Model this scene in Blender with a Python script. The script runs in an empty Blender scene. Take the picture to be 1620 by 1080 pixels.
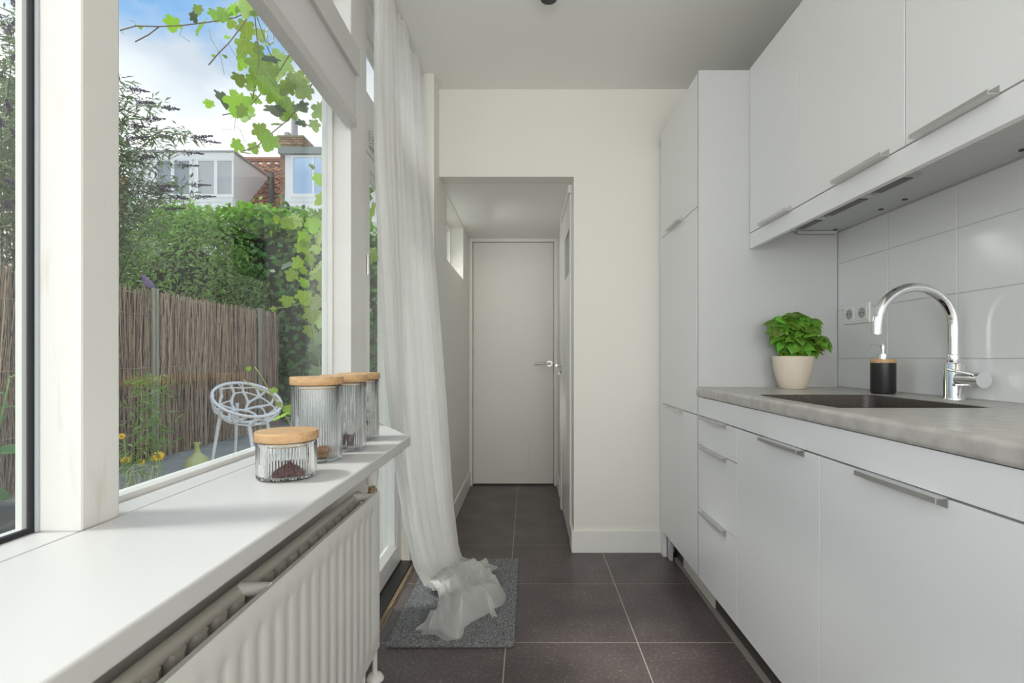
import bpy, bmesh, math, random
from mathutils import Vector, Matrix, Euler
import numpy as np

random.seed(7)
RNG = np.random.default_rng(11)
SC = bpy.context.scene
COL = SC.collection
PI = math.pi
R = math.radians

# ------------------------------------------------------------------ camera, sky, sun, exposure
CAM_H = 1.08
cam_data = bpy.data.cameras.new('camera')
cam = bpy.data.objects.new('camera', cam_data)
COL.objects.link(cam)
cam.location = (0, 0, CAM_H)
cam.rotation_euler = (PI / 2, 0, 0)
cam_data.sensor_width = 36
cam_data.lens = 36 * 800 / 1620
cam_data.shift_x = (810 - 834) / 1620
cam_data.shift_y = (566 - 540) / 1620
cam_data.clip_start = 0.02
cam_data.clip_end = 300
SC.camera = cam

SC.view_settings.view_transform = 'Standard'
SC.view_settings.look = 'None'
SC.view_settings.gamma = 1
SC.view_settings.use_curve_mapping = False
SC.view_settings.exposure = 0.58

world = bpy.data.worlds.new('sky')
SC.world = world
world.use_nodes = True
wn, wl = world.node_tree.nodes, world.node_tree.links
wn.clear()
w_out = wn.new('ShaderNodeOutputWorld')
w_bg = wn.new('ShaderNodeBackground')
w_tc = wn.new('ShaderNodeTexCoord')
w_map = wn.new('ShaderNodeMapping')
w_map.inputs['Location'].default_value = (3.1, 0.4, 1.7)
w_map.inputs['Scale'].default_value = (1.0, 1.0, 1.5)
w_n1 = wn.new('ShaderNodeTexNoise')
w_n1.inputs['Scale'].default_value = 2.1
w_n1.inputs['Detail'].default_value = 9
w_n1.inputs['Roughness'].default_value = 0.52
w_n2 = wn.new('ShaderNodeTexNoise')
w_n2.inputs['Scale'].default_value = 2.6
w_n2.inputs['Detail'].default_value = 5
w_r1 = wn.new('ShaderNodeValToRGB')
w_r1.color_ramp.elements[0].position = 0.44
w_r1.color_ramp.elements[1].position = 0.52
w_r2 = wn.new('ShaderNodeValToRGB')
w_r2.color_ramp.elements[0].position = 0.38
w_r2.color_ramp.elements[0].color = (0.50, 0.55, 0.63, 1)
w_r2.color_ramp.elements[1].position = 0.60
w_r2.color_ramp.elements[1].color = (0.92, 0.93, 0.95, 1)
w_mix = wn.new('ShaderNodeMixRGB')
w_mix.inputs[1].default_value = (0.19, 0.37, 0.64, 1)
wl.new(w_tc.outputs['Generated'], w_map.inputs['Vector'])
wl.new(w_map.outputs[0], w_n1.inputs['Vector'])
wl.new(w_map.outputs[0], w_n2.inputs['Vector'])
# broken clouds overhead closing to a cloud bank lower down
w_sep = wn.new('ShaderNodeSeparateXYZ')
wl.new(w_tc.outputs['Generated'], w_sep.inputs[0])
w_el = wn.new('ShaderNodeMapRange')
w_el.inputs['From Min'].default_value = 0.40
w_el.inputs['From Max'].default_value = 0.52
w_el.inputs['To Min'].default_value = 0.13
w_el.inputs['To Max'].default_value = -0.05
wl.new(w_sep.outputs['Z'], w_el.inputs['Value'])
w_add = wn.new('ShaderNodeMath')
w_add.operation = 'ADD'
wl.new(w_n1.outputs['Fac'], w_add.inputs[0])
wl.new(w_el.outputs[0], w_add.inputs[1])
wl.new(w_add.outputs[0], w_r1.inputs[0])
wl.new(w_n2.outputs['Fac'], w_r2.inputs[0])
wl.new(w_r1.outputs[0], w_mix.inputs[0])
wl.new(w_r2.outputs[0], w_mix.inputs[2])
wl.new(w_mix.outputs[0], w_bg.inputs['Color'])
w_bg.inputs['Strength'].default_value = 1.1
wl.new(w_bg.outputs[0], w_out.inputs['Surface'])

sun_d = bpy.data.lights.new('sun', 'SUN')
sun_d.energy = 1.8
sun_d.angle = R(9)
sun_d.color = (1.0, 0.95, 0.87)
sun = bpy.data.objects.new('sun', sun_d)
COL.objects.link(sun)
# sunlight travels towards +X (out of the garden, across the sill), a little towards +Y, downwards
sun.rotation_euler = Vector((0.68, 0.10, -1.0)).to_track_quat('-Z', 'Y').to_euler()
sun.location = (-6, 0, 12)

def fill_light(name, loc, direction, sx, sy, power, col=(1.0, 0.97, 0.92)):
    """daylight area lamp added at a window to brighten the room"""
    d = bpy.data.lights.new(name, 'AREA')
    d.shape = 'RECTANGLE'; d.size = sx; d.size_y = sy; d.energy = power; d.color = col
    o = bpy.data.objects.new(name, d); COL.objects.link(o)
    o.location = loc
    o.rotation_euler = Vector(direction).to_track_quat('-Z', 'Z').to_euler()
    return o
fill_light('fill_rear_window', (0.72, -2.5, 1.5), (-0.38, 1, 0.40), 0.95, 1.7, 22)  # added lamp, brightens the room from behind the camera
fill_light('fill_side_window', (-0.64, -1.75, 1.55), (1, 0.75, 0.75), 1.1, 1.3, 32)  # added lamp, lifts the cabinet fronts from the left
fill_light('fill_passage_window', (-0.575, 3.475, 1.84), (0.75, 0.1, -1.0), 0.6, 0.22, 1.6)  # added lamp, brightens the passage beyond what its window lets in

# ------------------------------------------------------------------ materials
MATS = {}

def mat(name, col, rough=0.5, metal=0.0, bump=None, noise=None, coat=0.0, spec=0.5, vary=None, trans=0.0):
    """principled material; noise=(scale, colour2, lo, hi), bump=(scale, strength),
    vary='object'/'island' -> brightness variation, trans -> translucent share"""
    if name in MATS:
        return MATS[name]
    m = bpy.data.materials.new(name)
    m.use_nodes = True
    nt = m.node_tree
    n, l = nt.nodes, nt.links
    p = n['Principled BSDF']
    p.inputs['Base Color'].default_value = (*col, 1)
    p.inputs['Roughness'].default_value = rough
    p.inputs['Metallic'].default_value = metal
    p.inputs['Specular IOR Level'].default_value = spec
    if coat:
        p.inputs['Coat Weight'].default_value = coat
        p.inputs['Coat Roughness'].default_value = 0.08
    tc = n.new('ShaderNodeTexCoord')
    colsock = None
    if noise:
        sc, c2, lo, hi = noise[:4]
        tx = n.new('ShaderNodeTexNoise')
        tx.inputs['Scale'].default_value = sc
        tx.inputs['Detail'].default_value = 6
        l.new(tc.outputs['Object'], tx.inputs['Vector'])
        if len(noise) > 4:
            mp = n.new('ShaderNodeMapping')
            mp.inputs['Scale'].default_value = noise[4]
            l.new(tc.outputs['Object'], mp.inputs['Vector'])
            l.new(mp.outputs[0], tx.inputs['Vector'])
        rp = n.new('ShaderNodeValToRGB')
        rp.color_ramp.elements[0].position = lo
        rp.color_ramp.elements[0].color = (*col, 1)
        rp.color_ramp.elements[1].position = hi
        rp.color_ramp.elements[1].color = (*c2, 1)
        l.new(tx.outputs['Fac'], rp.inputs[0])
        colsock = rp.outputs[0]
    if vary:
        kind, amt, hue = vary
        if kind == 'object':
            src = n.new('ShaderNodeObjectInfo').outputs['Random']
        else:
            src = n.new('ShaderNodeNewGeometry').outputs['Random Per Island']
        mr = n.new('ShaderNodeMapRange')
        mr.inputs['To Min'].default_value = 1 - amt
        mr.inputs['To Max'].default_value = 1 + amt
        l.new(src, mr.inputs['Value'])
        mh = n.new('ShaderNodeMapRange')
        mh.inputs['To Min'].default_value = 0.5 - hue
        mh.inputs['To Max'].default_value = 0.5 + hue
        l.new(src, mh.inputs['Value'])
        hs = n.new('ShaderNodeHueSaturation')
        hs.inputs['Color'].default_value = (*col, 1)
        if colsock:
            l.new(colsock, hs.inputs['Color'])
        l.new(mr.outputs[0], hs.inputs['Value'])
        l.new(mh.outputs[0], hs.inputs['Hue'])
        colsock = hs.outputs[0]
    if colsock:
        l.new(colsock, p.inputs['Base Color'])
    if bump:
        tb = n.new('ShaderNodeTexNoise')
        tb.inputs['Scale'].default_value = bump[0]
        tb.inputs['Detail'].default_value = 4
        l.new(tc.outputs['Object'], tb.inputs['Vector'])
        bp = n.new('ShaderNodeBump')
        bp.inputs['Strength'].default_value = bump[1]
        bp.inputs['Distance'].default_value = 0.01
        l.new(tb.outputs['Fac'], bp.inputs['Height'])
        l.new(bp.outputs[0], p.inputs['Normal'])
    if trans:
        tr = n.new('ShaderNodeBsdfTranslucent')
        tr.inputs['Color'].default_value = (*[min(1, c * 1.5) for c in col], 1)
        if colsock:
            g = n.new('ShaderNodeMixRGB')
            g.blend_type = 'MULTIPLY'
            g.inputs[0].default_value = 1
            g.inputs[2].default_value = (1.5, 1.5, 1.1, 1)
            l.new(colsock, g.inputs[1])
            l.new(g.outputs[0], tr.inputs['Color'])
        mx = n.new('ShaderNodeMixShader')
        mx.inputs[0].default_value = trans
        l.new(p.outputs[0], mx.inputs[1])
        l.new(tr.outputs[0], mx.inputs[2])
        l.new(mx.outputs[0], n['Material Output'].inputs['Surface'])
    MATS[name] = m
    return m

def thin_glass(name, tint=(1, 1, 1), ior=1.5, rough=0.0, haze=0.0, haze_col=(0.9, 0.9, 0.9)):
    """thin pane: clear with Fresnel reflections"""
    if name in MATS:
        return MATS[name]
    m = bpy.data.materials.new(name)
    m.use_nodes = True
    n, l = m.node_tree.nodes, m.node_tree.links
    n.remove(n['Principled BSDF'])
    t = n.new('ShaderNodeBsdfTransparent')
    t.inputs[0].default_value = (*tint, 1)
    g = n.new('ShaderNodeBsdfGlossy')
    g.inputs['Roughness'].default_value = rough
    lw = n.new('ShaderNodeLayerWeight')
    lw.inputs['Blend'].default_value = 0.5
    pw = n.new('ShaderNodeMath'); pw.operation = 'POWER'; pw.inputs[1].default_value = 5
    l.new(lw.outputs['Facing'], pw.inputs[0])
    f = n.new('ShaderNodeMath'); f.operation = 'MULTIPLY_ADD'
    f.inputs[1].default_value = 0.95; f.inputs[2].default_value = 0.05
    l.new(pw.outputs[0], f.inputs[0])
    mx = n.new('ShaderNodeMixShader')
    l.new(f.outputs[0], mx.inputs[0])
    l.new(t.outputs[0], mx.inputs[1])
    l.new(g.outputs[0], mx.inputs[2])
    last = mx.outputs[0]
    if haze:
        d = n.new('ShaderNodeBsdfDiffuse')
        d.inputs[0].default_value = (*haze_col, 1)
        tl = n.new('ShaderNodeBsdfTranslucent')
        tl.inputs[0].default_value = (*haze_col, 1)
        a = n.new('ShaderNodeMixShader')
        l.new(d.outputs[0], a.inputs[1])
        l.new(tl.outputs[0], a.inputs[2])
        b = n.new('ShaderNodeMixShader')
        b.inputs[0].default_value = haze
        l.new(last, b.inputs[1])
        l.new(a.outputs[0], b.inputs[2])
        last = b.outputs[0]
    l.new(last, n['Material Output'].inputs['Surface'])
    MATS[name] = m
    return m

def m_sheer():
    m = bpy.data.materials.new('sheer_tulle')
    m.use_nodes = True
    n, l = m.node_tree.nodes, m.node_tree.links
    n.remove(n['Principled BSDF'])
    t = n.new('ShaderNodeBsdfTransparent')
    d = n.new('ShaderNodeBsdfDiffuse')
    d.inputs[0].default_value = (0.98, 0.98, 0.97, 1)
    tl = n.new('ShaderNodeBsdfTranslucent')
    tl.inputs[0].default_value = (0.98, 0.98, 0.97, 1)
    a = n.new('ShaderNodeMixShader')
    a.inputs[0].default_value = 0.66
    l.new(d.outputs[0], a.inputs[1])
    l.new(tl.outputs[0], a.inputs[2])
    # threads look denser where the cloth turns edge-on
    lw = n.new('ShaderNodeLayerWeight')
    lw.inputs['Blend'].default_value = 0.35
    mr = n.new('ShaderNodeMapRange')
    mr.inputs['To Min'].default_value = 0.58
    mr.inputs['To Max'].default_value = 0.93
    l.new(lw.outputs['Facing'], mr.inputs['Value'])
    b = n.new('ShaderNodeMixShader')
    l.new(mr.outputs[0], b.inputs[0])
    l.new(t.outputs[0], b.inputs[1])
    l.new(a.outputs[0], b.inputs[2])
    l.new(b.outputs[0], n['Material Output'].inputs['Surface'])
    MATS['sheer'] = m
    return m

PAINT = mat('wall_paint', (0.83, 0.82, 0.77), 0.6, bump=(180, 0.05))
CEILP = mat('ceiling_paint', (0.90, 0.90, 0.865), 0.7)
TRIMW = mat('white_gloss_paint', (0.84, 0.84, 0.82), 0.32)
FRAMEW = mat('window_frame_paint', (0.80, 0.79, 0.77), 0.35, noise=(3.0, (0.70, 0.69, 0.66), 0.5, 0.85))
SILLM = mat('sill_laminate', (0.63, 0.63, 0.635), 0.38)
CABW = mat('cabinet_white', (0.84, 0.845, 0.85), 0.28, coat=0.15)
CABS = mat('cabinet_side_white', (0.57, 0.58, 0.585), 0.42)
STEEL = mat('brushed_steel', (0.62, 0.62, 0.61), 0.32, metal=1.0)
CHROME = mat('chrome', (0.86, 0.87, 0.88), 0.06, metal=1.0)
BLACKR = mat('black_rubber', (0.012, 0.012, 0.014), 0.6)
PLINTH = mat('plinth_dark', (0.055, 0.048, 0.042), 0.45)
GROUT = mat('floor_grout', (0.46, 0.42, 0.37), 0.9)
WGROUT = mat('wall_grout', (0.58, 0.58, 0.57), 0.9)
WTILE = mat('glazed_white_tile', (0.80, 0.81, 0.81), 0.14, bump=(7, 0.04))
WORKT = mat('concrete_laminate', (0.55, 0.53, 0.50), 0.30, noise=(26, (0.40, 0.385, 0.36), 0.36, 0.70))
SINKM = mat('sink_granite', (0.05, 0.042, 0.036), 0.42, noise=(260, (0.16, 0.13, 0.11), 0.55, 0.72))
RADM = mat('radiator_enamel', (0.83, 0.825, 0.80), 0.3)
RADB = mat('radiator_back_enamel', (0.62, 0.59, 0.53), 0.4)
BAMBOO = mat('bamboo', (0.60, 0.385, 0.205), 0.45, noise=(9, (0.49, 0.29, 0.135), 0.42, 0.68, (1.5, 14, 14)))
BLINDM = mat('honeycomb_fabric', (0.82, 0.795, 0.78), 0.8, trans=0.4)
ALUG = mat('grey_aluminium', (0.62, 0.61, 0.60), 0.4, metal=0.2)
MATG = mat('mat_grey', (0.11, 0.115, 0.12), 0.95, noise=(220, (0.30, 0.31, 0.32), 0.4, 0.65))
MATP = mat('mat_pile', (0.36, 0.37, 0.38), 0.95, vary=('island', 0.75, 0.0))
GLASS = thin_glass('window_glass', (0.96, 0.98, 0.97), 1.52)
SHEER = m_sheer()
BRASS = mat('brass', (0.55, 0.43, 0.25), 0.3, metal=1.0)
DARKM = mat('dark_plastic', (0.03, 0.03, 0.03), 0.4)

def floor_tile_mat():
    m = mat('slate_floor_tile', (0.052, 0.043, 0.043), 0.36, spec=0.45)
    n, l = m.node_tree.nodes, m.node_tree.links
    p = n['Principled BSDF']
    tc = n.new('ShaderNodeTexCoord')
    oi = n.new('ShaderNodeObjectInfo')
    ad = n.new('ShaderNodeVectorMath')
    ad.operation = 'MULTIPLY_ADD'
    ad.inputs[1].default_value = (1, 1, 1)
    l.new(tc.outputs['Object'], ad.inputs[0])
    l.new(oi.outputs['Location'], ad.inputs[2])
    n1 = n.new('ShaderNodeTexNoise')
    n1.inputs['Scale'].default_value = 5
    n1.inputs['Detail'].default_value = 5
    l.new(ad.outputs[0], n1.inputs['Vector'])
    n2 = n.new('ShaderNodeTexNoise')
    n2.inputs['Scale'].default_value = 85
    n2.inputs['Detail'].default_value = 8
    n2.inputs['Roughness'].default_value = 0.75
    l.new(ad.outputs[0], n2.inputs['Vector'])
    r1 = n.new('ShaderNodeValToRGB')
    r1.color_ramp.elements[0].position = 0.3
    r1.color_ramp.elements[0].color = (0.078, 0.060, 0.061, 1)
    r1.color_ramp.elements[1].position = 0.75
    r1.color_ramp.elements[1].color = (0.122, 0.098, 0.097, 1)
    l.new(n1.outputs['Fac'], r1.inputs[0])
    r2 = n.new('ShaderNodeValToRGB')
    r2.color_ramp.elements[0].position = 0.53
    r2.color_ramp.elements[0].color = (0, 0, 0, 1)
    r2.color_ramp.elements[1].position = 0.72
    r2.color_ramp.elements[1].color = (1, 1, 1, 1)
    l.new(n2.outputs['Fac'], r2.inputs[0])
    mu = n.new('ShaderNodeMath')
    mu.operation = 'MULTIPLY'
    l.new(r2.outputs[0], mu.inputs[0])
    l.new(n1.outputs['Fac'], mu.inputs[1])
    mx = n.new('ShaderNodeMixRGB')
    mx.inputs[2].default_value = (0.55, 0.50, 0.48, 1)
    l.new(mu.outputs[0], mx.inputs[0])
    l.new(r1.outputs[0], mx.inputs[1])
    l.new(mx.outputs[0], p.inputs['Base Color'])
    bp = n.new('ShaderNodeBump')
    bp.inputs['Strength'].default_value = 0.12
    bp.inputs['Distance'].default_value = 0.002
    l.new(n2.outputs['Fac'], bp.inputs['Height'])
    l.new(bp.outputs[0], p.inputs['Normal'])
    return m

FTILE = floor_tile_mat()

# ------------------------------------------------------------------ mesh helpers
class MB:
    """collects geometry in world coordinates; build() links it as one mesh object"""
    def __init__(self):
        self.v, self.f = [], []

    def add(self, verts, faces):
        o = len(self.v)
        self.v += [tuple(p) for p in verts]
        self.f += [tuple(i + o for i in fc) for fc in faces]
        return self

    def box(self, x0, x1, y0, y1, z0, z1):
        x0, x1 = min(x0, x1), max(x0, x1)
        y0, y1 = min(y0, y1), max(y0, y1)
        z0, z1 = min(z0, z1), max(z0, z1)
        v = [(x0, y0, z0), (x1, y0, z0), (x1, y1, z0), (x0, y1, z0),
             (x0, y0, z1), (x1, y0, z1), (x1, y1, z1), (x0, y1, z1)]
        return self.add(v, [(3, 2, 1, 0), (4, 5, 6, 7), (0, 1, 5, 4), (1, 2, 6, 5), (2, 3, 7, 6), (3, 0, 4, 7)])

    def prism(self, poly, axis, a, b):
        """poly: 2-D points (counter-clockwise seen from +axis); axis 0,1,2; extruded a..b"""
        def P(p, t):
            if axis == 0: return (t, p[0], p[1])
            if axis == 1: return (p[0], t, p[1])
            return (p[0], p[1], t)
        k = len(poly)
        v = [P(p, a) for p in poly] + [P(p, b) for p in poly]
        f = [tuple(range(k - 1, -1, -1)), tuple(range(k, 2 * k))]
        f += [(i, (i + 1) % k, (i + 1) % k + k, i + k) for i in range(k)]
        return self.add(v, f)

    def tube(self, pts, r, seg=8, cap=True):
        pts = [Vector(p) for p in pts]
        n = len(pts)
        rs = r if isinstance(r, (list, tuple)) else [r] * n
        v, f = [], []
        up = None
        for i, p in enumerate(pts):
            d = (pts[min(i + 1, n - 1)] - pts[max(i - 1, 0)])
            d = d.normalized() if d.length > 1e-9 else Vector((0, 0, 1))
            if up is None:
                up = Vector((0, 0, 1)) if abs(d.z) < 0.9 else Vector((1, 0, 0))
            s = d.cross(up)
            if s.length < 1e-6:
                s = d.cross(Vector((0, 1, 0)))
            s.normalize()
            up = s.cross(d).normalized()
            for k in range(seg):
                a = 2 * PI * k / seg
                v.append(p + (s * math.cos(a) + up * math.sin(a)) * rs[i])
        for i in range(n - 1):
            for k in range(seg):
                k2 = (k + 1) % seg
                f.append((i * seg + k, i * seg + k2, (i + 1) * seg + k2, (i + 1) * seg + k))
        if cap:
            f.append(tuple(range(seg - 1, -1, -1)))
            f.append(tuple((n - 1) * seg + k for k in range(seg)))
        return self.add(v, f)

    def lathe(self, cx, cy, prof, seg=32, z0=0.0, closed=False):
        """prof: (radius, z) list from bottom to top"""
        v, f = [], []
        for r, z in prof:
            for k in range(seg):
                a = 2 * PI * k / seg
                v.append((cx + r * math.cos(a), cy + r * math.sin(a), z0 + z))
        m = len(prof)
        for i in range(m - 1 + (1 if closed else 0)):
            j = (i + 1) % m
            for k in range(seg):
                k2 = (k + 1) % seg
                f.append((i * seg + k, i * seg + k2, j * seg + k2, j * seg + k))
        if not closed:
            if prof[0][0] > 1e-5:
                f.append(tuple(range(seg - 1, -1, -1)))
            if prof[-1][0] > 1e-5:
                f.append(tuple((m - 1) * seg + k for k in range(seg)))
        return self.add(v, f)

    def build(self, name, material, parent=None, smooth=False, bevel=0.0, origin=None, seg=2):
        vs = self.v
        if origin is None:
            if parent is not None:
                origin = (0, 0, 0) if parent is None else None
            else:
                xs, ys, zs = zip(*vs)
                origin = ((min(xs) + max(xs)) / 2, (min(ys) + max(ys)) / 2, min(zs))
        off = WORLD[parent.name] if parent is not None else Vector(origin)
        me = bpy.data.meshes.new(name)
        me.from_pydata([(p[0] - off[0], p[1] - off[1], p[2] - off[2]) for p in vs], [], self.f)
        me.update()
        me.materials.append(material)
        if smooth:
            me.polygons.foreach_set('use_smooth', [True] * len(me.polygons))
            if smooth == 'auto':
                me.set_sharp_from_angle(angle=R(38))
        o = bpy.data.objects.new(name, me)
        COL.objects.link(o)
        if parent is not None:
            o.parent = parent
            WORLD[o.name] = off.copy()
        else:
            o.location = off
            WORLD[o.name] = Vector(off)
        if bevel:
            b = o.modifiers.new('bevel', 'BEVEL')
            b.width = bevel
            b.segments = seg
            b.limit_method = 'ANGLE'
            b.angle_limit = R(40)
            b.harden_normals = False
        return o

WORLD = {}

def empty(name, loc, label=None, cat=None, group=None, kind=None):
    o = bpy.data.objects.new(name, None)
    COL.objects.link(o)
    o.location = loc
    o.empty_display_size = 0.05
    WORLD[o.name] = Vector(loc)
    return tag(o, label, cat, group, kind)

def tag(o, label=None, cat=None, group=None, kind=None):
    if label: o['label'] = label
    if cat: o['category'] = cat
    if group: o['group'] = group
    if kind: o['kind'] = kind
    return o

def struct(name, mb, material, label=None, bevel=0.0, parent=None, smooth=False):
    o = mb.build(name, material, parent, bevel=bevel, smooth=smooth)
    if parent is None:
        o['kind'] = 'structure'
        if label: o['label'] = label
    return o

def inst(name, src, loc, parent, rot=None, scale=None):
    """another object on the same mesh, as a child"""
    o = bpy.data.objects.new(name, src if isinstance(src, bpy.types.Mesh) else src.data)
    COL.objects.link(o)
    if parent is not None:
        o.parent = parent
        w = WORLD[parent.name]
        o.location = (loc[0] - w[0], loc[1] - w[1], loc[2] - w[2])
        WORLD[o.name] = Vector(loc)
    else:
        o.location = loc
        WORLD[o.name] = Vector(loc)
    if rot is not None: o.rotation_euler = rot
    if scale is not None: o.scale = scale if isinstance(scale, (tuple, list)) else (scale,) * 3
    return o

def pt(px, py, Y):
    """a point of the place at depth Y seen from the camera's standpoint"""
    return Vector(((px - 834) * Y / 800, Y, CAM_H - (py - 566) * Y / 800))

# ------------------------------------------------------------------ room shell
CEIL = 2.575
YB = 2.815           # back wall face
YH = 4.30            # end of the passage
XL, XR = -0.655, 1.319
HL, HR = -0.49, 0.26  # passage walls
ROOM_Y0 = -2.6

fl = struct('floor', MB().box(-0.75, 1.45, ROOM_Y0 - 0.1, YH + 0.1, -0.10, -0.0006), GROUT,
            'floor of dark slate coloured tiles with pale joints')
tile_bm = MB().box(-0.248, 0.248, -0.248, 0.248, -0.006, 0.0)
tile0 = None
for i in range(-2, 4):
    for j in range(-5, 6):
        x0 = -0.081 + 0.5 * i; x1 = x0 + 0.5
        y0 = 2.42 + 0.5 * (j - 1); y1 = y0 + 0.5
        if y1 > 2.95 and (x1 < -0.45 or x0 > 0.30): continue
        if x1 < -0.6 or x0 > 0.85: continue
        if y0 > 4.4: continue
        a0, a1 = max(x0, -0.62), min(x1, 1.3)
        b1 = min(y1, 4.30)
        full = (a0 == x0 and a1 == x1 and b1 == y1)
        if full and tile0 is not None:
            inst('floor_tile', tile0, ((x0 + x1) / 2, (y0 + y1) / 2, 0), fl)
        else:
            g = 0.0022
            t = MB().box(a0 - (x0 + x1) / 2 + g, a1 - (x0 + x1) / 2 - g, -0.25 + g, b1 - (y0 + y1) / 2 - g, -0.006, 0.0)
            me = bpy.data.meshes.new('floor_tile')
            me.from_pydata(t.v, [], t.f); me.materials.append(FTILE)
            if full: tile0 = me
            inst('floor_tile', me, ((x0 + x1) / 2, (y0 + y1) / 2, 0), fl)

struct('ceiling', MB().box(-0.80, 1.45, ROOM_Y0 - 0.1, YB + 0.12, CEIL, CEIL + 0.12), CEILP, 'plain white kitchen ceiling')
struct('ceiling_passage', MB().box(HL, HR, YB + 0.12, YH + 0.04, 2.088, 2.22), CEILP, 'low ceiling of the passage')
# back wall: right of the opening + above it (one wall)
wb = MB().box(HR, 1.45, YB, YB + 0.12, 0, CEIL)
wb.box(HL, HR, YB, YB + 0.12, 2.088, CEIL)
struct('wall_back', wb, PAINT, 'white back wall around the passage opening')
struct('wall_passage_right', MB().box(HR, HR + 0.12, YB + 0.12, YH + 0.1, 0, 2.3), PAINT, 'right wall of the passage')
struct('wall_passage_end', MB().box(HL - 0.2, HR + 0.2, YH + 0.04, YH + 0.14, 0, 2.3), PAINT, 'end wall of the passage')
# passage left wall with the small high window, and its pilaster into the kitchen
wy0, wy1, wz0, wz1 = 3.08, 3.87, 1.68, 2.075
pl = MB().box(-0.62, HL, 2.66, wy0, 0, CEIL)
pl.box(-0.62, HL, wy1, YH + 0.1, 0, 2.4)
pl.box(-0.62, HL, wy0, wy1, 0, wz0)
pl.box(-0.62, HL, wy0, wy1, wz1, CEIL)
pl.box(-0.80, -0.62, 2.70, 2.85, 0, CEIL)
struct('wall_passage_left', pl, PAINT, 'left wall of the passage and pilaster beside the curtain')
w4 = empty('window_4', (-0.6, (wy0 + wy1) / 2, wz0), 'small high window in the left passage wall', kind='structure')
MB().box(-0.615, -0.585, wy0, wy0 + 0.035, wz0, wz1).box(-0.615, -0.585, wy1 - 0.035, wy1, wz0, wz1)\
    .box(-0.615, -0.585, wy0 + 0.035, wy1 - 0.035, wz0, wz0 + 0.03).box(-0.615, -0.585, wy0 + 0.035, wy1 - 0.035, wz1 - 0.03, wz1)\
    .build('window_frame', TRIMW, w4)
MB().box(-0.603, -0.597, wy0 + 0.035, wy1 - 0.035, wz0 + 0.03, wz1 - 0.03).build('pane', GLASS, w4)

# right wall with glazed tiles behind the worktop
wr = struct('wall_right', MB().box(XR + 0.0016, 1.45, ROOM_Y0, YB, 0, CEIL), WGROUT, 'right wall, tiled above the worktop')
wr_paint = MB().box(XR, XR + 0.003, ROOM_Y0, 0.64, 0, CEIL).build('painted_area', PAINT, wr)
ty = [2.148 - 0.2985 * k for k in range(6)]
tz = [0.958, 1.078, 1.278, 1.478, 1.612]
tmesh = {}
for k in range(5):
    for r_ in range(4):
        h = tz[r_ + 1] - tz[r_]
        key = round(h, 3)
        if key not in tmesh:
            b = MB().box(0, 0.0075, -0.2985 / 2 + 0.0014, 0.2985 / 2 - 0.0014, 0.0014, h - 0.0014)
            me = bpy.data.meshes.new('wall_tile')
            me.from_pydata(b.v, [], b.f); me.materials.append(WTILE)
            tmesh[key] = me
        o = inst('wall_tile', tmesh[key], (XR, (ty[k] + ty[k + 1]) / 2, tz[r_]), wr)
        bv = o.modifiers.new('bevel', 'BEVEL'); bv.width = 0.0012; bv.segments = 2

# wall behind the camera, with an unseen wide window added to let in light
wf = MB().box(-0.8, 1.45, ROOM_Y0 - 0.1, ROOM_Y0, 0, 0.5)
wf.box(-0.8, 1.45, ROOM_Y0 - 0.1, ROOM_Y0, 2.4, CEIL)
wf.box(-0.8, -0.5, ROOM_Y0 - 0.1, ROOM_Y0, 0.5, 2.4).box(1.2, 1.45, ROOM_Y0 - 0.1, ROOM_Y0, 0.5, 2.4)
struct('wall_front', wf, PAINT, 'wall behind the standpoint with an added wide window')
w5 = empty('window_5', (0.35, ROOM_Y0 - 0.05, 0.5), 'wide unseen window added behind the standpoint for its light', kind='structure')
f5 = MB()
for x in (-0.5, 0.32, 1.14): f5.box(x, x + 0.06, ROOM_Y0 - 0.08, ROOM_Y0 - 0.02, 0.5, 2.4)
f5.box(-0.44, 1.14, ROOM_Y0 - 0.078, ROOM_Y0 - 0.022, 0.5, 0.56).box(-0.44, 1.14, ROOM_Y0 - 0.078, ROOM_Y0 - 0.022, 2.34, 2.4)
f5.build('window_frame', FRAMEW, w5)
MB().box(-0.44, 1.14, ROOM_Y0 - 0.053, ROOM_Y0 - 0.047, 0.56, 2.34).build('pane', GLASS, w5)

# ------------------------------------------------------------------ window front (left side)
XO = -0.765           # outer face of the frames
SILL = 0.826
# parapet below the sill
struct('wall_left', MB().box(-0.76, -0.632, ROOM_Y0, 2.06, 0, 0.793), PAINT, 'low white wall under the window sill')
struct('trim_1', MB().box(XO, -0.6605, ROOM_Y0, 2.06, 0.793, SILL - 0.001), SILLM, 'bottom rail of the window front', bevel=0.002)
struct('trim_2', MB().box(-0.743, XL, 0.742, 0.8137, SILL - 0.002, CEIL), mat('post_paint', (0.74, 0.735, 0.715), 0.35, noise=(4, (0.60, 0.565, 0.49), 0.62, 0.84, (9, 9, 1.3))), 'white post between the two windows', bevel=0.004)
struct('trim_3', MB().box(XO, XL, 1.88, 2.063, 0, CEIL), FRAMEW, 'broad white post between window and garden door', bevel=0.004)
struct('trim_4', MB().box(XO, XL, ROOM_Y0, 1.88, 2.15, 2.235).box(XO, XL, 2.063, 2.70, 1.93, 2.17), FRAMEW, 'transom rail of the window front', bevel=0.003)
struct('trim_5', MB().box(XO, XL, ROOM_Y0, 2.70, 2.535, CEIL + 0.02), FRAMEW, 'head rail of the window front', bevel=0.003)
struct('trim_6', MB().box(XO, XL, -1.30, -1.22, SILL, CEIL), FRAMEW, 'rear post of the window front', bevel=0.004)

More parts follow.
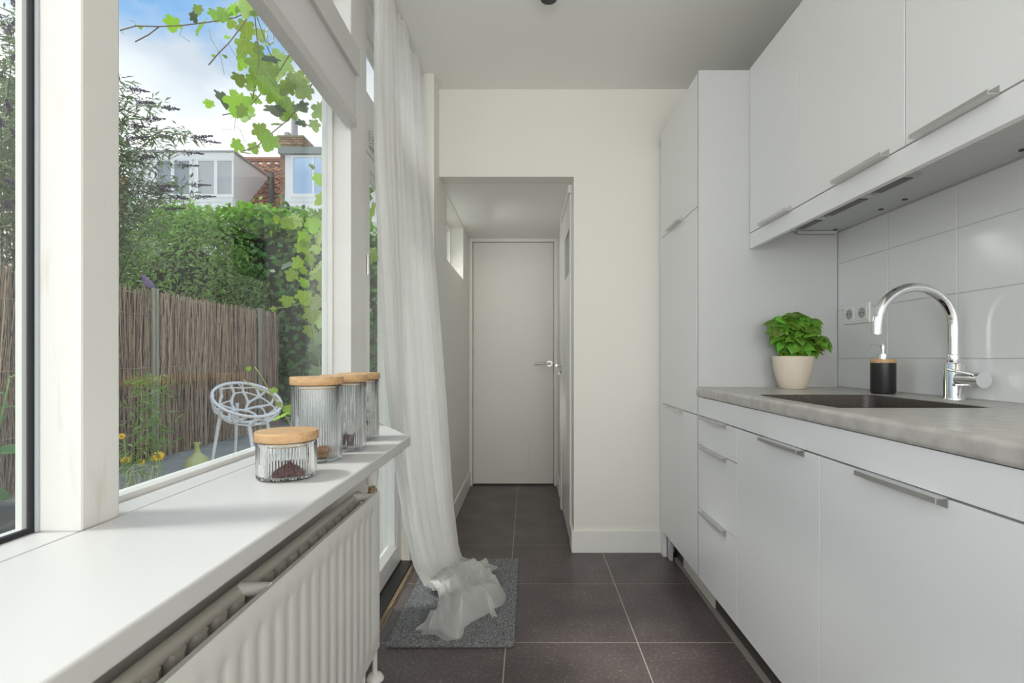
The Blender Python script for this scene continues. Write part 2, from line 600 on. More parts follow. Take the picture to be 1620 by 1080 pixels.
def glazed(name, label, y0, y1, z0, z1, xg=-0.738, fw=0.012, frame=FRAMEW, gasket=True):
    """fixed light: bead frame, black gasket, pane"""
    w = empty(name, (xg, (y0 + y1) / 2, z0), label, kind='structure')
    m = MB()
    m.box(xg - 0.018, xg + 0.018, y0, y0 + fw, z0, z1).box(xg - 0.018, xg + 0.018, y1 - fw, y1, z0, z1)
    m.box(xg - 0.018, xg + 0.018, y0 + fw, y1 - fw, z0, z0 + fw).box(xg - 0.018, xg + 0.018, y0 + fw, y1 - fw, z1 - fw, z1)
    m.build('window_frame', frame, w, bevel=0.002)
    if gasket:
        g = MB(); q = fw + 0.002
        for x0, x1 in ((xg + 0.004, xg + 0.010),):
            g.box(x0, x1, y0 + fw, y0 + q, z0 + fw, z1 - fw).box(x0, x1, y1 - q, y1 - fw, z0 + fw, z1 - fw)
            g.box(x0, x1, y0 + q, y1 - q, z0 + fw, z0 + q).box(x0, x1, y0 + q, y1 - q, z1 - q, z1 - fw)
        g.build('gasket', BLACKR, w)
    MB().box(xg - 0.003, xg + 0.003, y0 + fw, y1 - fw, z0 + fw, z1 - fw).build('pane', GLASS, w)
    return w

# near window: its black gasket and outer bead show on the side of the post
w1 = empty('window_1', (-0.74, -0.2, SILL), 'near window with a black rubber gasket, cut by the picture edge', kind='structure')
MB().box(-0.722, -0.700, -1.22, -1.20, SILL, 2.15).build('window_frame', FRAMEW, w1)
g1 = MB()
def near_strip(x0, x1, zb):
    return MB().box(x0, x1, 0.734, 0.7418, SILL, 2.15).box(x0, x1, -1.22, 0.734, SILL, SILL + zb).box(x0, x1, -1.22, 0.734, 2.14, 2.15)
near_strip(-0.7270, -0.7195, 0.007).build('gasket', BLACKR, w1)
MB().box(-0.7195, -0.7145, 0.7385, 0.7418, SILL, 2.15).build('sealant_strip', mat('sealant_grey', (0.45, 0.48, 0.52), 0.6), w1)
near_strip(-0.7335, -0.7270, 0.004).build('spacer_bar', mat('grey_spacer', (0.33, 0.32, 0.30), 0.5), w1)
near_strip(-0.7430, -0.7335, 0.002).build('outer_bead', FRAMEW, w1)
MB().box(-0.7245, -0.7215, -1.22, 0.734, SILL + 0.007, 2.14).build('pane', GLASS, w1)
glazed('window_2', 'main window over the sill, garden behind it', 0.8137, 1.88, SILL - 0.002, 2.15, gasket=False)
glazed('window_3', 'narrow transom light above the blind', 0.8137, 1.88, 2.235, 2.535, gasket=False)
glazed('window_6', 'transom light above the garden door', 2.063, 2.66, 2.17, 2.535, fw=0.03, gasket=False)
glazed('window_7', 'transom light over the near window', -1.22, 0.742, 2.235, 2.535, gasket=False)
glazed('window_8', 'rear light of the window front', ROOM_Y0, -1.30, SILL, 2.15, gasket=False)
glazed('window_9', 'rear transom light of the window front', ROOM_Y0, -1.30, 2.235, 2.535, gasket=False)

# garden door
d1 = empty('door_1', (-0.69, 2.36, 0.02), 'white glazed garden door behind the sheer curtain', kind='structure')
dy0, dy1, dz0, dz1 = 2.068, 2.665, 0.022, 1.93
xd0, xd1 = -0.72, -0.662
MB().box(xd0, xd1, dy0, dy0 + 0.06, dz0, dz1).build('stile', TRIMW, d1, bevel=0.003)
MB().box(xd0, xd1, dy1 - 0.085, dy1, dz0, dz1).build('stile', TRIMW, d1, bevel=0.003)
MB().box(xd0, xd1, dy0 + 0.06, dy1 - 0.085, dz0, 0.118).build('rail', TRIMW, d1, bevel=0.003)
MB().box(xd0, xd1, dy0 + 0.06, dy1 - 0.085, dz1 - 0.06, dz1).build('rail', TRIMW, d1, bevel=0.003)
bd = MB()
a, b, c, d = dy0 + 0.06, dy1 - 0.085, 0.118, dz1 - 0.06
bd.prism([(-0.690, c), (-0.664, c), (-0.690, c + 0.022)], 1, a, b)
bd.box(-0.690, -0.672, a, a + 0.014, c, d).box(-0.690, -0.672, b - 0.014, b, c, d).box(-0.690, -0.672, a, b, d - 0.014, d)
bd.build('glazing_bead', TRIMW, d1)
MB().box(-0.697, -0.691, a, b, c, d).build('pane', GLASS, d1)
MB().tube([(-0.652, 2.071, 0.28), (-0.652, 2.071, 0.36)], 0.008, 10).build('hinge', STEEL, d1, smooth='auto')
MB().tube([(-0.652, 2.071, 1.42), (-0.652, 2.071, 1.50)], 0.008, 10).build('hinge', STEEL, d1, smooth='auto')
struct('trim_7', MB().box(-0.66, -0.602, 2.063, 2.66, -0.002, 0.016).box(-0.72, -0.66, 2.063, 2.66, -0.002, 0.022), mat('dark_threshold', (0.035, 0.035, 0.035), 0.35, metal=0.3),
       'dark metal threshold of the garden door', bevel=0.002)
struct('trim_8', MB().box(-0.601, -0.583, 2.0, 2.66, -0.002, 0.012), mat('raw_wood_strip', (0.30, 0.22, 0.14), 0.7, noise=(30, (0.20, 0.14, 0.085), 0.4, 0.7, (6, 1, 6))),
       'bare wooden strip beside the threshold', bevel=0.001)
# ventilation grilles in the door's transom rail
gr = empty('vent_grille', (-0.652, 2.2, 1.98), 'small white slatted vent grille in the rail above the garden door', 'vent', None)
MB().box(-0.655, -0.650, 2.09, 2.21, 1.955, 2.02).build('backing', mat('vent_grey', (0.5, 0.49, 0.47), 0.6), gr)
for k in range(5):
    MB().box(-0.650, -0.645, 2.094, 2.206, 1.960 + k * 0.012, 1.966 + k * 0.012).build('slat', TRIMW, gr)

# window sill board
sill_poly = [(-0.6565, ROOM_Y0), (-0.379, ROOM_Y0), (-0.379, 1.64), (-0.62, 2.06), (-0.6565, 2.06)]
si = MB().prism(sill_poly, 2, 0.795, SILL).build('window_sill', SILLM, bevel=0.004, seg=3)
tag(si, 'deep white window sill board with a cut-off far corner, over the radiator', 'sill')
si['kind'] = 'structure'

# ------------------------------------------------------------------ baseboards, passage doors
def baseboard(name, mb, label): return struct(name, mb, TRIMW, label, bevel=0.002)
baseboard('baseboard_back', MB().box(HR - 0.004, 0.79, YB - 0.014, YB, 0, 0.122).box(HR - 0.014, HR, YB - 0.014, YB + 0.12, 0, 0.122), 'white baseboard of the back wall, right of the passage')
baseboard('baseboard_left', MB().box(HL, HL + 0.013, 2.66, YH - 0.02, 0, 0.122), 'white baseboard along the left passage wall')
baseboard('baseboard_right', MB().box(HR - 0.013, HR, 3.93, YH - 0.02, 0, 0.122), 'white baseboard at the end of the right passage wall')

d2 = empty('door_2', (-0.118, YH, 0), 'plain white door at the end of the passage with a square hatch', kind='structure')
MB().box(HL, -0.462, YH - 0.03, YH + 0.04, 0, 2.09).box(0.226, HR, YH - 0.03, YH + 0.04, 0, 2.09).box(-0.462, 0.226, YH - 0.03, YH + 0.04, 2.062, 2.09)\
    .build('door_frame', TRIMW, d2, bevel=0.003)
MB().box(-0.459, 0.223, YH - 0.008, YH + 0.032, 0.014, 2.059).build('door_leaf', mat('door_paint', (0.78, 0.775, 0.74), 0.4), d2, bevel=0.002)
MB().box(-0.215, 0.012, YH - 0.013, YH - 0.008, 0.10, 0.335).build('hatch_panel', MATS['door_paint'], d2, bevel=0.002)
hn = MB().tube([(0.19, YH - 0.009, 1.032), (0.19, YH - 0.018, 1.032)], 0.026, 24).build('rosette', STEEL, d2, smooth='auto')
MB().tube([(0.19, YH - 0.018, 1.032), (0.19, YH - 0.05, 1.032), (0.182, YH - 0.058, 1.032), (0.06, YH - 0.058, 1.032)], 0.009, 10).build('lever', STEEL, hn, smooth='auto')
MB().box(HL + 0.03, HR - 0.03, YH - 0.0, YH + 0.03, 0.0, 0.012).build('door_gap', DARKM, d2)

d3 = empty('door_3', (HR, 3.3, 0), 'white side door in the passage with a small high pane', kind='structure')
MB().box(HR - 0.022, HR + 0.02, 3.60, 3.68, 0, 2.088).box(HR - 0.022, HR + 0.02, 2.94, 3.60, 2.04, 2.088).build('door_frame', TRIMW, d3, bevel=0.003)
lf = MB()
lf.box(HR - 0.012, HR - 0.0005, 2.95, 3.597, 0.012, 1.585).box(HR - 0.012, HR - 0.0005, 2.95, 3.597, 1.85, 2.037)
lf.box(HR - 0.012, HR - 0.0005, 3.34, 3.597, 1.585, 1.85).box(HR - 0.012, HR - 0.0005, 2.95, 2.97, 1.585, 1.85)
lf.build('door_leaf', TRIMW, d3)
MB().box(HR - 0.007, HR - 0.003, 2.97, 3.34, 1.585, 1.85).build('pane', mat('dark_green_glass', (0.12, 0.16, 0.14), 0.12), d3)
ps = MB().box(HR - 0.018, HR - 0.012, 3.50, 3.54, 0.955, 1.07).build('lock_plate', STEEL, d3, bevel=0.002)
MB().tube([(HR - 0.018, 3.52, 1.03), (HR - 0.06, 3.52, 1.03), (HR - 0.064, 3.512, 1.03), (HR - 0.064, 3.40, 1.03)], 0.008, 10).build('lever', STEEL, ps, smooth='auto')
MB().tube([(HR - 0.018, 3.52, 0.985), (HR - 0.04, 3.52, 0.985)], 0.006, 8).box(HR - 0.042, HR - 0.038, 3.508, 3.532, 0.965, 0.985).build('key', STEEL, ps)

# ------------------------------------------------------------------ kitchen units
XF = 0.727   # face of the lower fronts
FT = 0.019   # front thickness

def pull(mb_parent, face_x, y0, y1, z, up=False):
    """L-shaped metal strip pull hooked over a front's edge"""
    m = MB()
    if not up:
        prof = [(face_x - 0.024, z), (face_x - 0.024, z - 0.010), (face_x - 0.0215, z - 0.010), (face_x - 0.0215, z - 0.0025),
                (face_x + 0.010, z - 0.0025), (face_x + 0.010, z)]
        prof = [(p[0], p[1] + 0.0022) for p in prof]
        m.prism(prof, 1, y0, y1)
        m.box(face_x - 0.002, face_x - 0.0003, y0, y1, z - 0.016, z)
    else:
        prof = [(face_x - 0.026, z + 0.010), (face_x - 0.026, z), (face_x + 0.010, z), (face_x + 0.010, z + 0.0025), (face_x - 0.0235, z + 0.0025), (face_x - 0.0235, z + 0.010)]
        prof = [(p[0], p[1] - 0.0024) for p in prof]
        m.prism(prof, 1, y0, y1)
        m.box(face_x - 0.002, face_x - 0.0003, y0, y1, z, z + 0.016)
    return m.build('handle', STEEL, mb_parent)

def front(kind, parent, face_x, y0, y1, z0, z1, label=None):
    g = 0.0014
    o = MB().box(face_x, face_x + FT, y0 + g, y1 - g, z0 + g, z1 - g).build(kind, CABW, parent, bevel=0.0012)
    if label: o['label'] = label
    return o

# tall cabinet
TY0, TY1 = 2.148, 2.745
tc = empty('tall_cabinet', (1.0, 2.45, 0.15), 'tall white cabinet with three stacked doors, in the corner by the back wall', 'cabinet')
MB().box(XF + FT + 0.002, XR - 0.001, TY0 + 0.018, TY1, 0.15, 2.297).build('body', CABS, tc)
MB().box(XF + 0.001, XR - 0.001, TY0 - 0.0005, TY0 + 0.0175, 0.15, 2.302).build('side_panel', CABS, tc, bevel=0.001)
for z0, z1, hz, up in ((1.726, 2.297, 1.726, True), (0.836, 1.7255, None, False), (0.15, 0.8355, 0.8355, False)):
    dr = front('door', tc, XF, TY0 + 0.018, TY1, z0, z1)
    if hz:
        pull(dr, XF, 2.36, 2.57, hz, up)
fi = MB().box(XF + 0.012, XF + 0.03, TY1 + 0.001, YB - 0.001, 0.0, 2.24).build('filler_strip', CABW, tc)
MB().box(XF + 0.035, XF + 0.05, TY1 - 0.05, YB - 0.001, 0.0, 0.15).build('leg_board', CABS, tc)

# drawer unit
DU0, DU1 = 1.752, 2.147
du = empty('drawer_cabinet', (1.0, 1.95, 0.15), 'white unit with three drawers, next to the tall cabinet', 'cabinet')
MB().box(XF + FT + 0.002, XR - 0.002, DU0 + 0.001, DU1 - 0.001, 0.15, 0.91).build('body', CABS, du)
for z0, z1 in ((0.713, 0.8365), (0.449, 0.7125), (0.15, 0.4485)):
    dr = front('drawer', du, XF, DU0, DU1, z0, z1)
    pull(dr, XF, 1.845, 2.075, z1)

def base_unit(y0, y1, h0, h1, label, name='base_cabinet', sink=False):
    u = empty(name, (1.0, (y0 + y1) / 2, 0.15), label, 'cabinet')
    top = 0.76 if sink else 0.91
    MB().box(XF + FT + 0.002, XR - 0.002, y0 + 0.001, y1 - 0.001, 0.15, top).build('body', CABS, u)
    dr = front('door', u, XF, y0, y1, 0.15, 0.8365)
    pull(dr, XF, h0, h1, 0.8365)
    return u
base_unit(1.256, 1.7515, 1.325, 1.545, 'white base cabinet with one door, under the sink, right of the drawers', sink=True)
base_unit(0.656, 1.2555, 0.872, 1.088, 'white base cabinet with the widest door, at the near end of the worktop')
# blind rail under the worktop
fr = MB().box(XF, XF + FT, 0.656, DU1, 0.8395, 0.915).build('front_rail', CABW, bevel=0.0012)
tag(fr, 'long white blind rail between the worktop and the lower fronts', 'panel')
pk = MB().box(0.80, 0.815, 0.656, TY1, 0.001, 0.149).build('plinth', PLINTH)
tag(pk, 'long dark brown plinth board under the lower cabinets', 'plinth')
pk2 = MB().box(0.7905, 0.7985, 2.14, 2.56, 0.02, 0.085).build('plinth_cover', mat('plinth_pale', (0.62, 0.60, 0.55), 0.6), bevel=0.002)
tag(pk2, 'short pale strip leaning on the plinth below the tall cabinet', 'strip')
sk = MB().box(0.786, 0.7995, 0.656, 2.70, 0.0005, 0.018).build('plinth_seal', mat('seal_grey', (0.30, 0.28, 0.26), 0.4))
tag(sk, 'thin grey sealing strip along the foot of the plinth', 'strip')

# worktop with the cut-out for the sink
WT0, WT1 = 0.917, 0.957
SX0, SX1, SY0, SY1 = 0.765, 1.150, 1.245, 1.690
XW = 0.717
wt = MB()
def top_slab(x0, x1, y0, y1): wt.box(x0, x1, y0, y1, WT0, WT1)
top_slab(XW + 0.02, SX0, 0.645, 2.146); top_slab(SX1, XR - 0.001, 0.645, 2.146)
top_slab(SX0, SX1, 0.645, SY0); top_slab(SX0, SX1, SY1, 2.146)
arc = [(XW + 0.012 - 0.012 * math.sin(t), WT1 - 0.012 + 0.012 * math.cos(t)) for t in [PI / 2 * k / 6 for k in range(7)]]
arc2 = [(XW + 0.010 - 0.010 * math.cos(t), WT0 + 0.010 - 0.010 * math.sin(t)) for t in [PI / 2 * k / 4 for k in range(5)]]
wt.prism([(XW + 0.02, WT1)] + arc + arc2 + [(XW + 0.02, WT0)], 1, 2.146, 0.645)
wo = wt.build('worktop', WORKT, smooth='auto')
tag(wo, 'grey concrete-look worktop with a rounded front edge', 'worktop')

# sink
sk_ = MB()
def rrect(x0, x1, y0, y1, r, n=6):
    pts = []
    for cx, cy, a0 in ((x1 - r, y1 - r, 0), (x0 + r, y1 - r, 90), (x0 + r, y0 + r, 180), (x1 - r, y0 + r, 270)):
        for k in range(n + 1):
            a = R(a0 + 90 * k / n)
            pts.append((cx + r * math.cos(a), cy + r * math.sin(a)))
    return pts
rings = [(rrect(SX0 + 0.001, SX1 - 0.001, SY0 + 0.001, SY1 - 0.001, 0.03), 0.9575), (rrect(SX0 + 0.004, SX1 - 0.004, SY0 + 0.004, SY1 - 0.004, 0.03), 0.9560),
         (rrect(SX0 + 0.008, SX1 - 0.008, SY0 + 0.008, SY1 - 0.008, 0.03), 0.93),
         (rrect(SX0 + 0.012, SX1 - 0.012, SY0 + 0.012, SY1 - 0.012, 0.03), 0.80),
         (rrect(SX0 + 0.03, SX1 - 0.03, SY0 + 0.03, SY1 - 0.03, 0.03), 0.782)]
vs, fs = [], []
nr = len(rings[0][0])
for pts, z in rings: vs += [(p[0], p[1], z) for p in pts]
for i in range(len(rings) - 1):
    for k in range(nr):
        k2 = (k + 1) % nr
        fs.append((i * nr + k2, i * nr + k, (i + 1) * nr + k, (i + 1) * nr + k2))
fs.append(tuple((len(rings) - 1) * nr + k for k in range(nr)))
sk_.add(vs, fs)
so = empty('sink', ((SX0 + SX1) / 2, (SY0 + SY1) / 2, 0.78), 'dark speckled granite sink set flush into the grey worktop', 'sink')
sb = sk_.build('basin', SINKM, so, smooth='auto')
sm = sb.modifiers.new('thick', 'SOLIDIFY'); sm.thickness = 0.0035; sm.offset = 1
MB().lathe(0.96, 1.47, [(0.035, 0), (0.035, 0.004), (0.025, 0.005)], 24, 0.7825).build('drain', STEEL, so, smooth='auto')

# tap
FX, FY, FZ = 1.272, 1.508, WT1
tp = empty('kitchen_tap', (FX, FY, FZ), 'chrome kitchen tap with a high curved spout, behind the sink', 'tap')
MB().lathe(FX, FY, [(0.027, 0), (0.027, 0.004), (0.0255, 0.006), (0.0255, 0.106), (0.024, 0.108)], 36, FZ).build('body', CHROME, tp, smooth='auto')
MB().lathe(FX, FY, [(0.0155, 0), (0.0165, 0.002), (0.0165, 0.024), (0.0155, 0.026)], 32, FZ + 0.108).build('collar', CHROME, tp, smooth='auto')
pts = [(FX, FY, FZ + 0.12 + 0.012 * k) for k in range(9)]
zc, ra = 1.176, 0.114
pts = [(FX, FY, 1.078), (FX, FY, 1.10), (FX, FY, 1.13), (FX, FY, 1.155)] + \
      [(FX - ra + ra * math.cos(PI * k / 22), FY, zc + ra * math.sin(PI * k / 22)) for k in range(23)]
MB().tube(pts, 0.0145, 20).build('spout', CHROME, tp, smooth='auto')
MB().tube([(FX - 2 * ra, FY, zc + 0.002), (FX - 2 * ra - 0.0015, FY, zc - 0.026)], 0.0142, 20).build('aerator', CHROME, tp, smooth='auto')
kn = MB().tube([(FX, FY - 0.02, 1.018), (FX, FY - 0.072, 1.018)], [0.0195, 0.0195], 28)
kn.tube([(FX, FY - 0.0725, 1.018), (FX, FY - 0.100, 1.018)], [0.0225, 0.0225], 28)
knob = kn.build('mixer_knob', CHROME, tp, smooth='auto')
MB().tube([(FX - 0.004, FY - 0.085, 1.030), (FX - 0.072, FY - 0.060, 1.048)], 0.004, 10).build('lever', CHROME, tp, smooth='auto')

# soap dispenser
QX, QY = 1.226, 1.742
sd = empty('soap_dispenser', (QX, QY, WT1), 'black soap dispenser with a bamboo lid and chrome pump, left of the tap', 'dispenser')
MB().lathe(QX, QY, [(0.030, 0), (0.035, 0.002), (0.0375, 0.008), (0.0375, 0.106)], 40, WT1).build('bottle', mat('matt_black', (0.014, 0.014, 0.015), 0.42), sd, smooth='auto')
MB().lathe(QX, QY, [(0.0375, 0), (0.0385, 0.001), (0.0385, 0.012), (0.037, 0.0135)], 40, WT1 + 0.106).build('lid', BAMBOO, sd, smooth='auto')
pm = MB().lathe(QX, QY, [(0.0165, 0), (0.0165, 0.017), (0.008, 0.0172), (0.0045, 0.018), (0.0045, 0.034), (0.0085, 0.0345), (0.0085, 0.052), (0.007, 0.054)], 24, WT1 + 0.1195).build('pump', CHROME, sd, smooth='auto')
zt = WT1 + 0.1195 + 0.048
MB().tube([(QX, QY, zt), (QX - 0.035, QY - 0.004, zt), (QX - 0.048, QY - 0.006, zt - 0.006)], [0.0045, 0.004, 0.003], 10).build('nozzle', CHROME, pm, smooth='auto')

# double socket
so2 = empty('wall_socket', (XR, 2.015, 1.217), 'white double power socket on the wall tiles, left of the tap', 'socket')
MB().box(XR - 0.009, XR - 0.0002, 1.938, 2.092, 1.217, 1.296).build('frame', TRIMW, so2, bevel=0.003)
for yc in (1.976, 2.054):
    ins = MB().box(XR - 0.0115, XR - 0.009, yc - 0.029, yc + 0.029, 1.228, 1.286).build('insert', TRIMW, so2, bevel=0.0012)
    MB().tube([(XR - 0.0122, yc, 1.2565), (XR - 0.0114, yc, 1.2565)], 0.0205, 28).build('well', mat('socket_shade', (0.42, 0.42, 0.41), 0.5), ins, smooth='auto')
    hh = MB()
    for dy in (-0.0095, 0.0095): hh.tube([(XR - 0.0128, yc + dy, 1.2565), (XR - 0.0121, yc + dy, 1.2565)], 0.0028, 10)
    hh.build('pin_hole', DARKM, ins)

# upper cabinets
XU = 0.943
UB = 1.608
for y0, y1, h0, h1, lab in ((1.757, 2.146, 1.805, 2.015, 'narrow white wall cabinet beside the tall cabinet'),
                            (1.263, 1.756, 1.315, 1.53, 'middle white wall cabinet over the cooker hood'),
                            (0.663, 1.262, 1.008, 1.216, 'widest white wall cabinet, above the tap, cut by the picture edge')):
    u = empty('wall_cabinet', (1.13, (y0 + y1) / 2, UB), lab, 'cabinet')
    MB().box(XU + FT + 0.002, XR - 0.001, y0 + 0.0005, y1 - 0.0005, UB + 0.006, 2.30).build('body', CABS, u)
    dr = front('door', u, XU, y0, y1, UB, 2.305)
    pull(dr, XU, h0, h1, UB, True)
vb = MB().box(XU, XU + 0.019, 0.663, 2.146, 1.542, 1.6055).build('valance_board', CABW, bevel=0.001)
tag(vb, 'long white valance board along the foot of the wall cabinets', 'panel')
hd = empty('cooker_hood', (1.10, 1.76, 1.606), 'slim built-in cooker hood strip under the wall cabinets', 'cooker hood')
MB().box(1.068, 1.132, 1.452, 2.07, 1.604, 1.6135).build('housing', mat('hood_grey', (0.50, 0.50, 0.50), 0.35, metal=0.6), hd)
for a_, b_ in ((1.47, 1.60), (1.665, 1.855), (1.92, 2.05)):
    MB().box(1.078, 1.122, a_, b_, 1.602, 1.604).build('grille', mat('hood_grille', (0.12, 0.12, 0.12), 0.35, metal=0.8), hd)
for yy in (1.632, 1.888):
    MB().tube([(1.10, yy, 1.6035), (1.10, yy, 1.600)], 0.017, 20).build('switch', STEEL, hd, smooth='auto')
hs = MB().box(1.135, 1.30, 2.120, 2.128, 1.601, 1.6125).build('mounting_rail', CABS)
tag(hs, 'thin white rail under the narrow wall cabinet, against the tall cabinet', 'rail')
for x, y, lab in ((1.27, 1.815, 'dark screw hole under the wall cabinets, farther one of the close pair beside the hood'), (1.27, 1.70, 'dark screw hole under the wall cabinets, nearer one of the close pair beside the hood'), (1.27, 1.296, 'dark screw hole under the widest wall cabinet, at the picture edge'), (1.28, 2.10, 'dark screw hole under the narrow wall cabinet, at the end of the white rail')):
    o = MB().tube([(x, y, 1.6138), (x, y, 1.611)], 0.008, 14).build('screw_cap', DARKM)
    tag(o, lab, 'screw', 'screw holes under the wall cabinets')

# ceiling lamp: dark little cup
cl = empty('ceiling_lamp', (0.088, 2.075, CEIL), 'small dark round ceiling lamp at the top picture edge', 'lamp')
MB().lathe(0.088, 2.06, [(0.030, -0.035), (0.034, -0.034), (0.036, -0.012), (0.045, -0.010), (0.045, 0)], 28, CEIL).build('housing', mat('lamp_dark', (0.06, 0.06, 0.05), 0.5), cl, smooth='auto')
MB().lathe(0.088, 2.06, [(0.012, -0.037), (0.029, -0.0352)], 24, CEIL).build('lens', DARKM, cl, smooth='auto')

# ------------------------------------------------------------------ radiator
def lerp_tab(tab, x):
    """piecewise linear: tab = [(x, (values...)), ...] ascending"""
    if x <= tab[0][0]: return Vector(tab[0][1])
    for (a, va), (b, vb) in zip(tab, tab[1:]):
        if x <= b:
            t = (x - a) / (b - a)
            return Vector(va).lerp(Vector(vb), t)
    return Vector(tab[-1][1])

RX, RB = -0.480, -0.556
RY0, RY1, RZ0, RZ1 = -0.34, 1.645, 0.143, 0.648
rd = empty('radiator', (-0.52, 0.65, RZ0), 'white fluted panel radiator mounted under the window sill', 'radiator')
ys = [(RY0, 0)]
pitch = 0.0545
kc = math.ceil((RY0 + 0.03 - 0.802) / pitch)
while 0.802 + kc * pitch < RY1 - 0.03:
    yc = 0.802 + kc * pitch
    ys += [(yc - 0.0135, 0), (yc - 0.009, 0.7), (yc - 0.005, 1), (yc + 0.005, 1), (yc + 0.009, 0.7), (yc + 0.0135, 0)]
    kc += 1
ys.append((RY1, 0))
zs = [(RZ0, 0), (RZ0 + 0.045, 0), (RZ0 + 0.052, 0.75), (RZ0 + 0.066, 1), (RZ1 - 0.066, 1), (RZ1 - 0.055, 0.75), (RZ1 - 0.048, 0), (RZ1 - 0.004, 0), (RZ1, -0.35), ]
def fluted(x, ysl, zsl, depth, sgn=1):
    vs, fs = [], []
    nz = len(zsl)
    for y, a in ysl:
        for z, b in zsl:
            dd = depth * a * max(b, 0) + (0.003 if b < 0 else 0)
            vs.append((x - sgn * dd, y, z))
    for i in range(len(ysl) - 1):
        for k in range(nz - 1):
            q = (i * nz + k, (i + 1) * nz + k, (i + 1) * nz + k + 1, i * nz + k + 1)
            fs.append(q if sgn > 0 else q[::-1])
    return vs, fs
vv, ff = fluted(RX, ys, zs, 0.0028)
pn = MB().add(vv, ff)
pn.box(RX - 0.0135, RX - 0.0028, RY0, RY1, RZ1 - 0.012, RZ1)          # folded top edge
pn.box(RX - 0.0135, RX - 0.0005, RY1 - 0.0015, RY1, RZ0, RZ1)
pn.box(RX - 0.0135, RX - 0.0005, RY0, RY1, RZ0, RZ0 + 0.0015)
pn.build('front_panel', RADM, rd, smooth='auto')
# back panel: round top channel and vertical water channels facing the gap
bk = MB()
bk.tube([(RB + 0.006, RY0, RZ1 - 0.014), (RB + 0.006, RY1, RZ1 - 0.014)], 0.014, 14)
bk.box(RB - 0.006, RB + 0.004, RY0, RY1, RZ0, RZ1 - 0.012)
y = 0.802 - pitch * 20 + pitch / 2
while y < RY1 - 0.02:
    if y > RY0 + 0.02:
        bk.tube([(RB + 0.012, y, RZ0 + 0.02), (RB + 0.012, y, RZ1 - 0.016)], 0.019, 8)
    y += pitch
bk.build('back_panel', RADB, rd, smooth='auto')
# convector fins between the panels, joined: too small to pick apart
cv = MB()
y = RY0 + 0.03
while y < RY1 - 0.03:
    cv.box(RX - 0.045, RX - 0.0140, y - 0.0006, y + 0.0006, RZ0 + 0.05, RZ1 - 0.10)
    y += pitch / 3
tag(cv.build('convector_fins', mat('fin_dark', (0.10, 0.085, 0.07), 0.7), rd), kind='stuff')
for yy in (0.965, 1.60, 0.1):
    MB().tube([(RB + 0.008, yy, RZ1 - 0.009), (RX - 0.010, yy, RZ1 - 0.009)], 0.013, 12).build('spacer_pipe', RADM, rd, smooth='auto')
vl = MB().tube([(-0.512, 1.668, 0.665), (-0.512, 1.668, 0.69), (-0.512, 1.668, 0.765)], [0.017, 0.021, 0.021], 20).build('thermostat_valve', TRIMW, rd, smooth='auto')
MB().tube([(-0.512, 1.668, 0.632), (-0.512, 1.668, 0.655)], 0.012, 10).tube([(-0.512, 1.64, 0.638), (-0.512, 1.70, 0.638)], 0.009, 10)\
    .build('valve_nut', BRASS, vl, smooth='auto')
MB().tube([(-0.512, 1.70, 0.66), (-0.512, 1.70, 0.0)], 0.0085, 12).build('supply_pipe', RADM, rd, smooth='auto')
MB().tube([(-0.525, 1.615, 0.16), (-0.525, 1.615, 0.0)], 0.0085, 12).build('return_pipe', RADM, rd, smooth='auto')
MB().lathe(-0.512, 1.70, [(0.030, 0), (0.030, 0.004), (0.022, 0.016), (0.010, 0.020)], 24, 0.0003).build('pipe_rosette', RADM, rd, smooth='auto')
MB().lathe(-0.525, 1.615, [(0.030, 0), (0.030, 0.004), (0.022, 0.016), (0.010, 0.020)], 24, 0.0003).build('pipe_rosette', RADM, rd, smooth='auto')
for yy in (0.2, 1.35):
    MB().box(-0.626, RB - 0.004, yy - 0.012, yy + 0.012, RZ0 + 0.1, RZ1 - 0.08).build('wall_bracket', RADM, rd)

# ------------------------------------------------------------------ blind over the main window
BY0, BY1 = 0.755, 1.852
bl = empty('honeycomb_blind', (-0.64, 1.3, 1.92), 'grey-white honeycomb blind drawn halfway up over the main window', 'blind')
MB().box(-0.662, -0.622, BY0, BY1, 1.921, 1.958).build('bottom_bar', ALUG, bl, bevel=0.003)
MB().box(-0.668, -0.612, BY0, BY1, 2.11, 2.205).build('head_rail', mat('head_rail_grey', (0.62, 0.61, 0.60), 0.4), bl, bevel=0.003)
npl = 17
cell = MB()
h = (2.11 - 1.958) / npl
prof_r = []
for k in range(npl):
    z = 1.958 + k * h
    prof_r += [(-0.631, z), (-0.625, z + h / 2)]
prof_r.append((-0.631, 2.11))
prof = [(-0.649, 1.958)] + prof_r + [(-0.649, 2.11)]
cell.prism(prof, 1, BY0 + 0.004, BY1 - 0.004)
cell.build('pleated_fabric', BLINDM, bl)
hk = MB()
hk.tube([(-0.664, 1.30, 1.93), (-0.672, 1.30, 1.915), (-0.672, 1.305, 1.90), (-0.67, 1.315, 1.893), (-0.668, 1.325, 1.905), (-0.664, 1.325, 1.925)], 0.0014, 6)
hk.build('pull_hook', STEEL, bl, smooth=True)

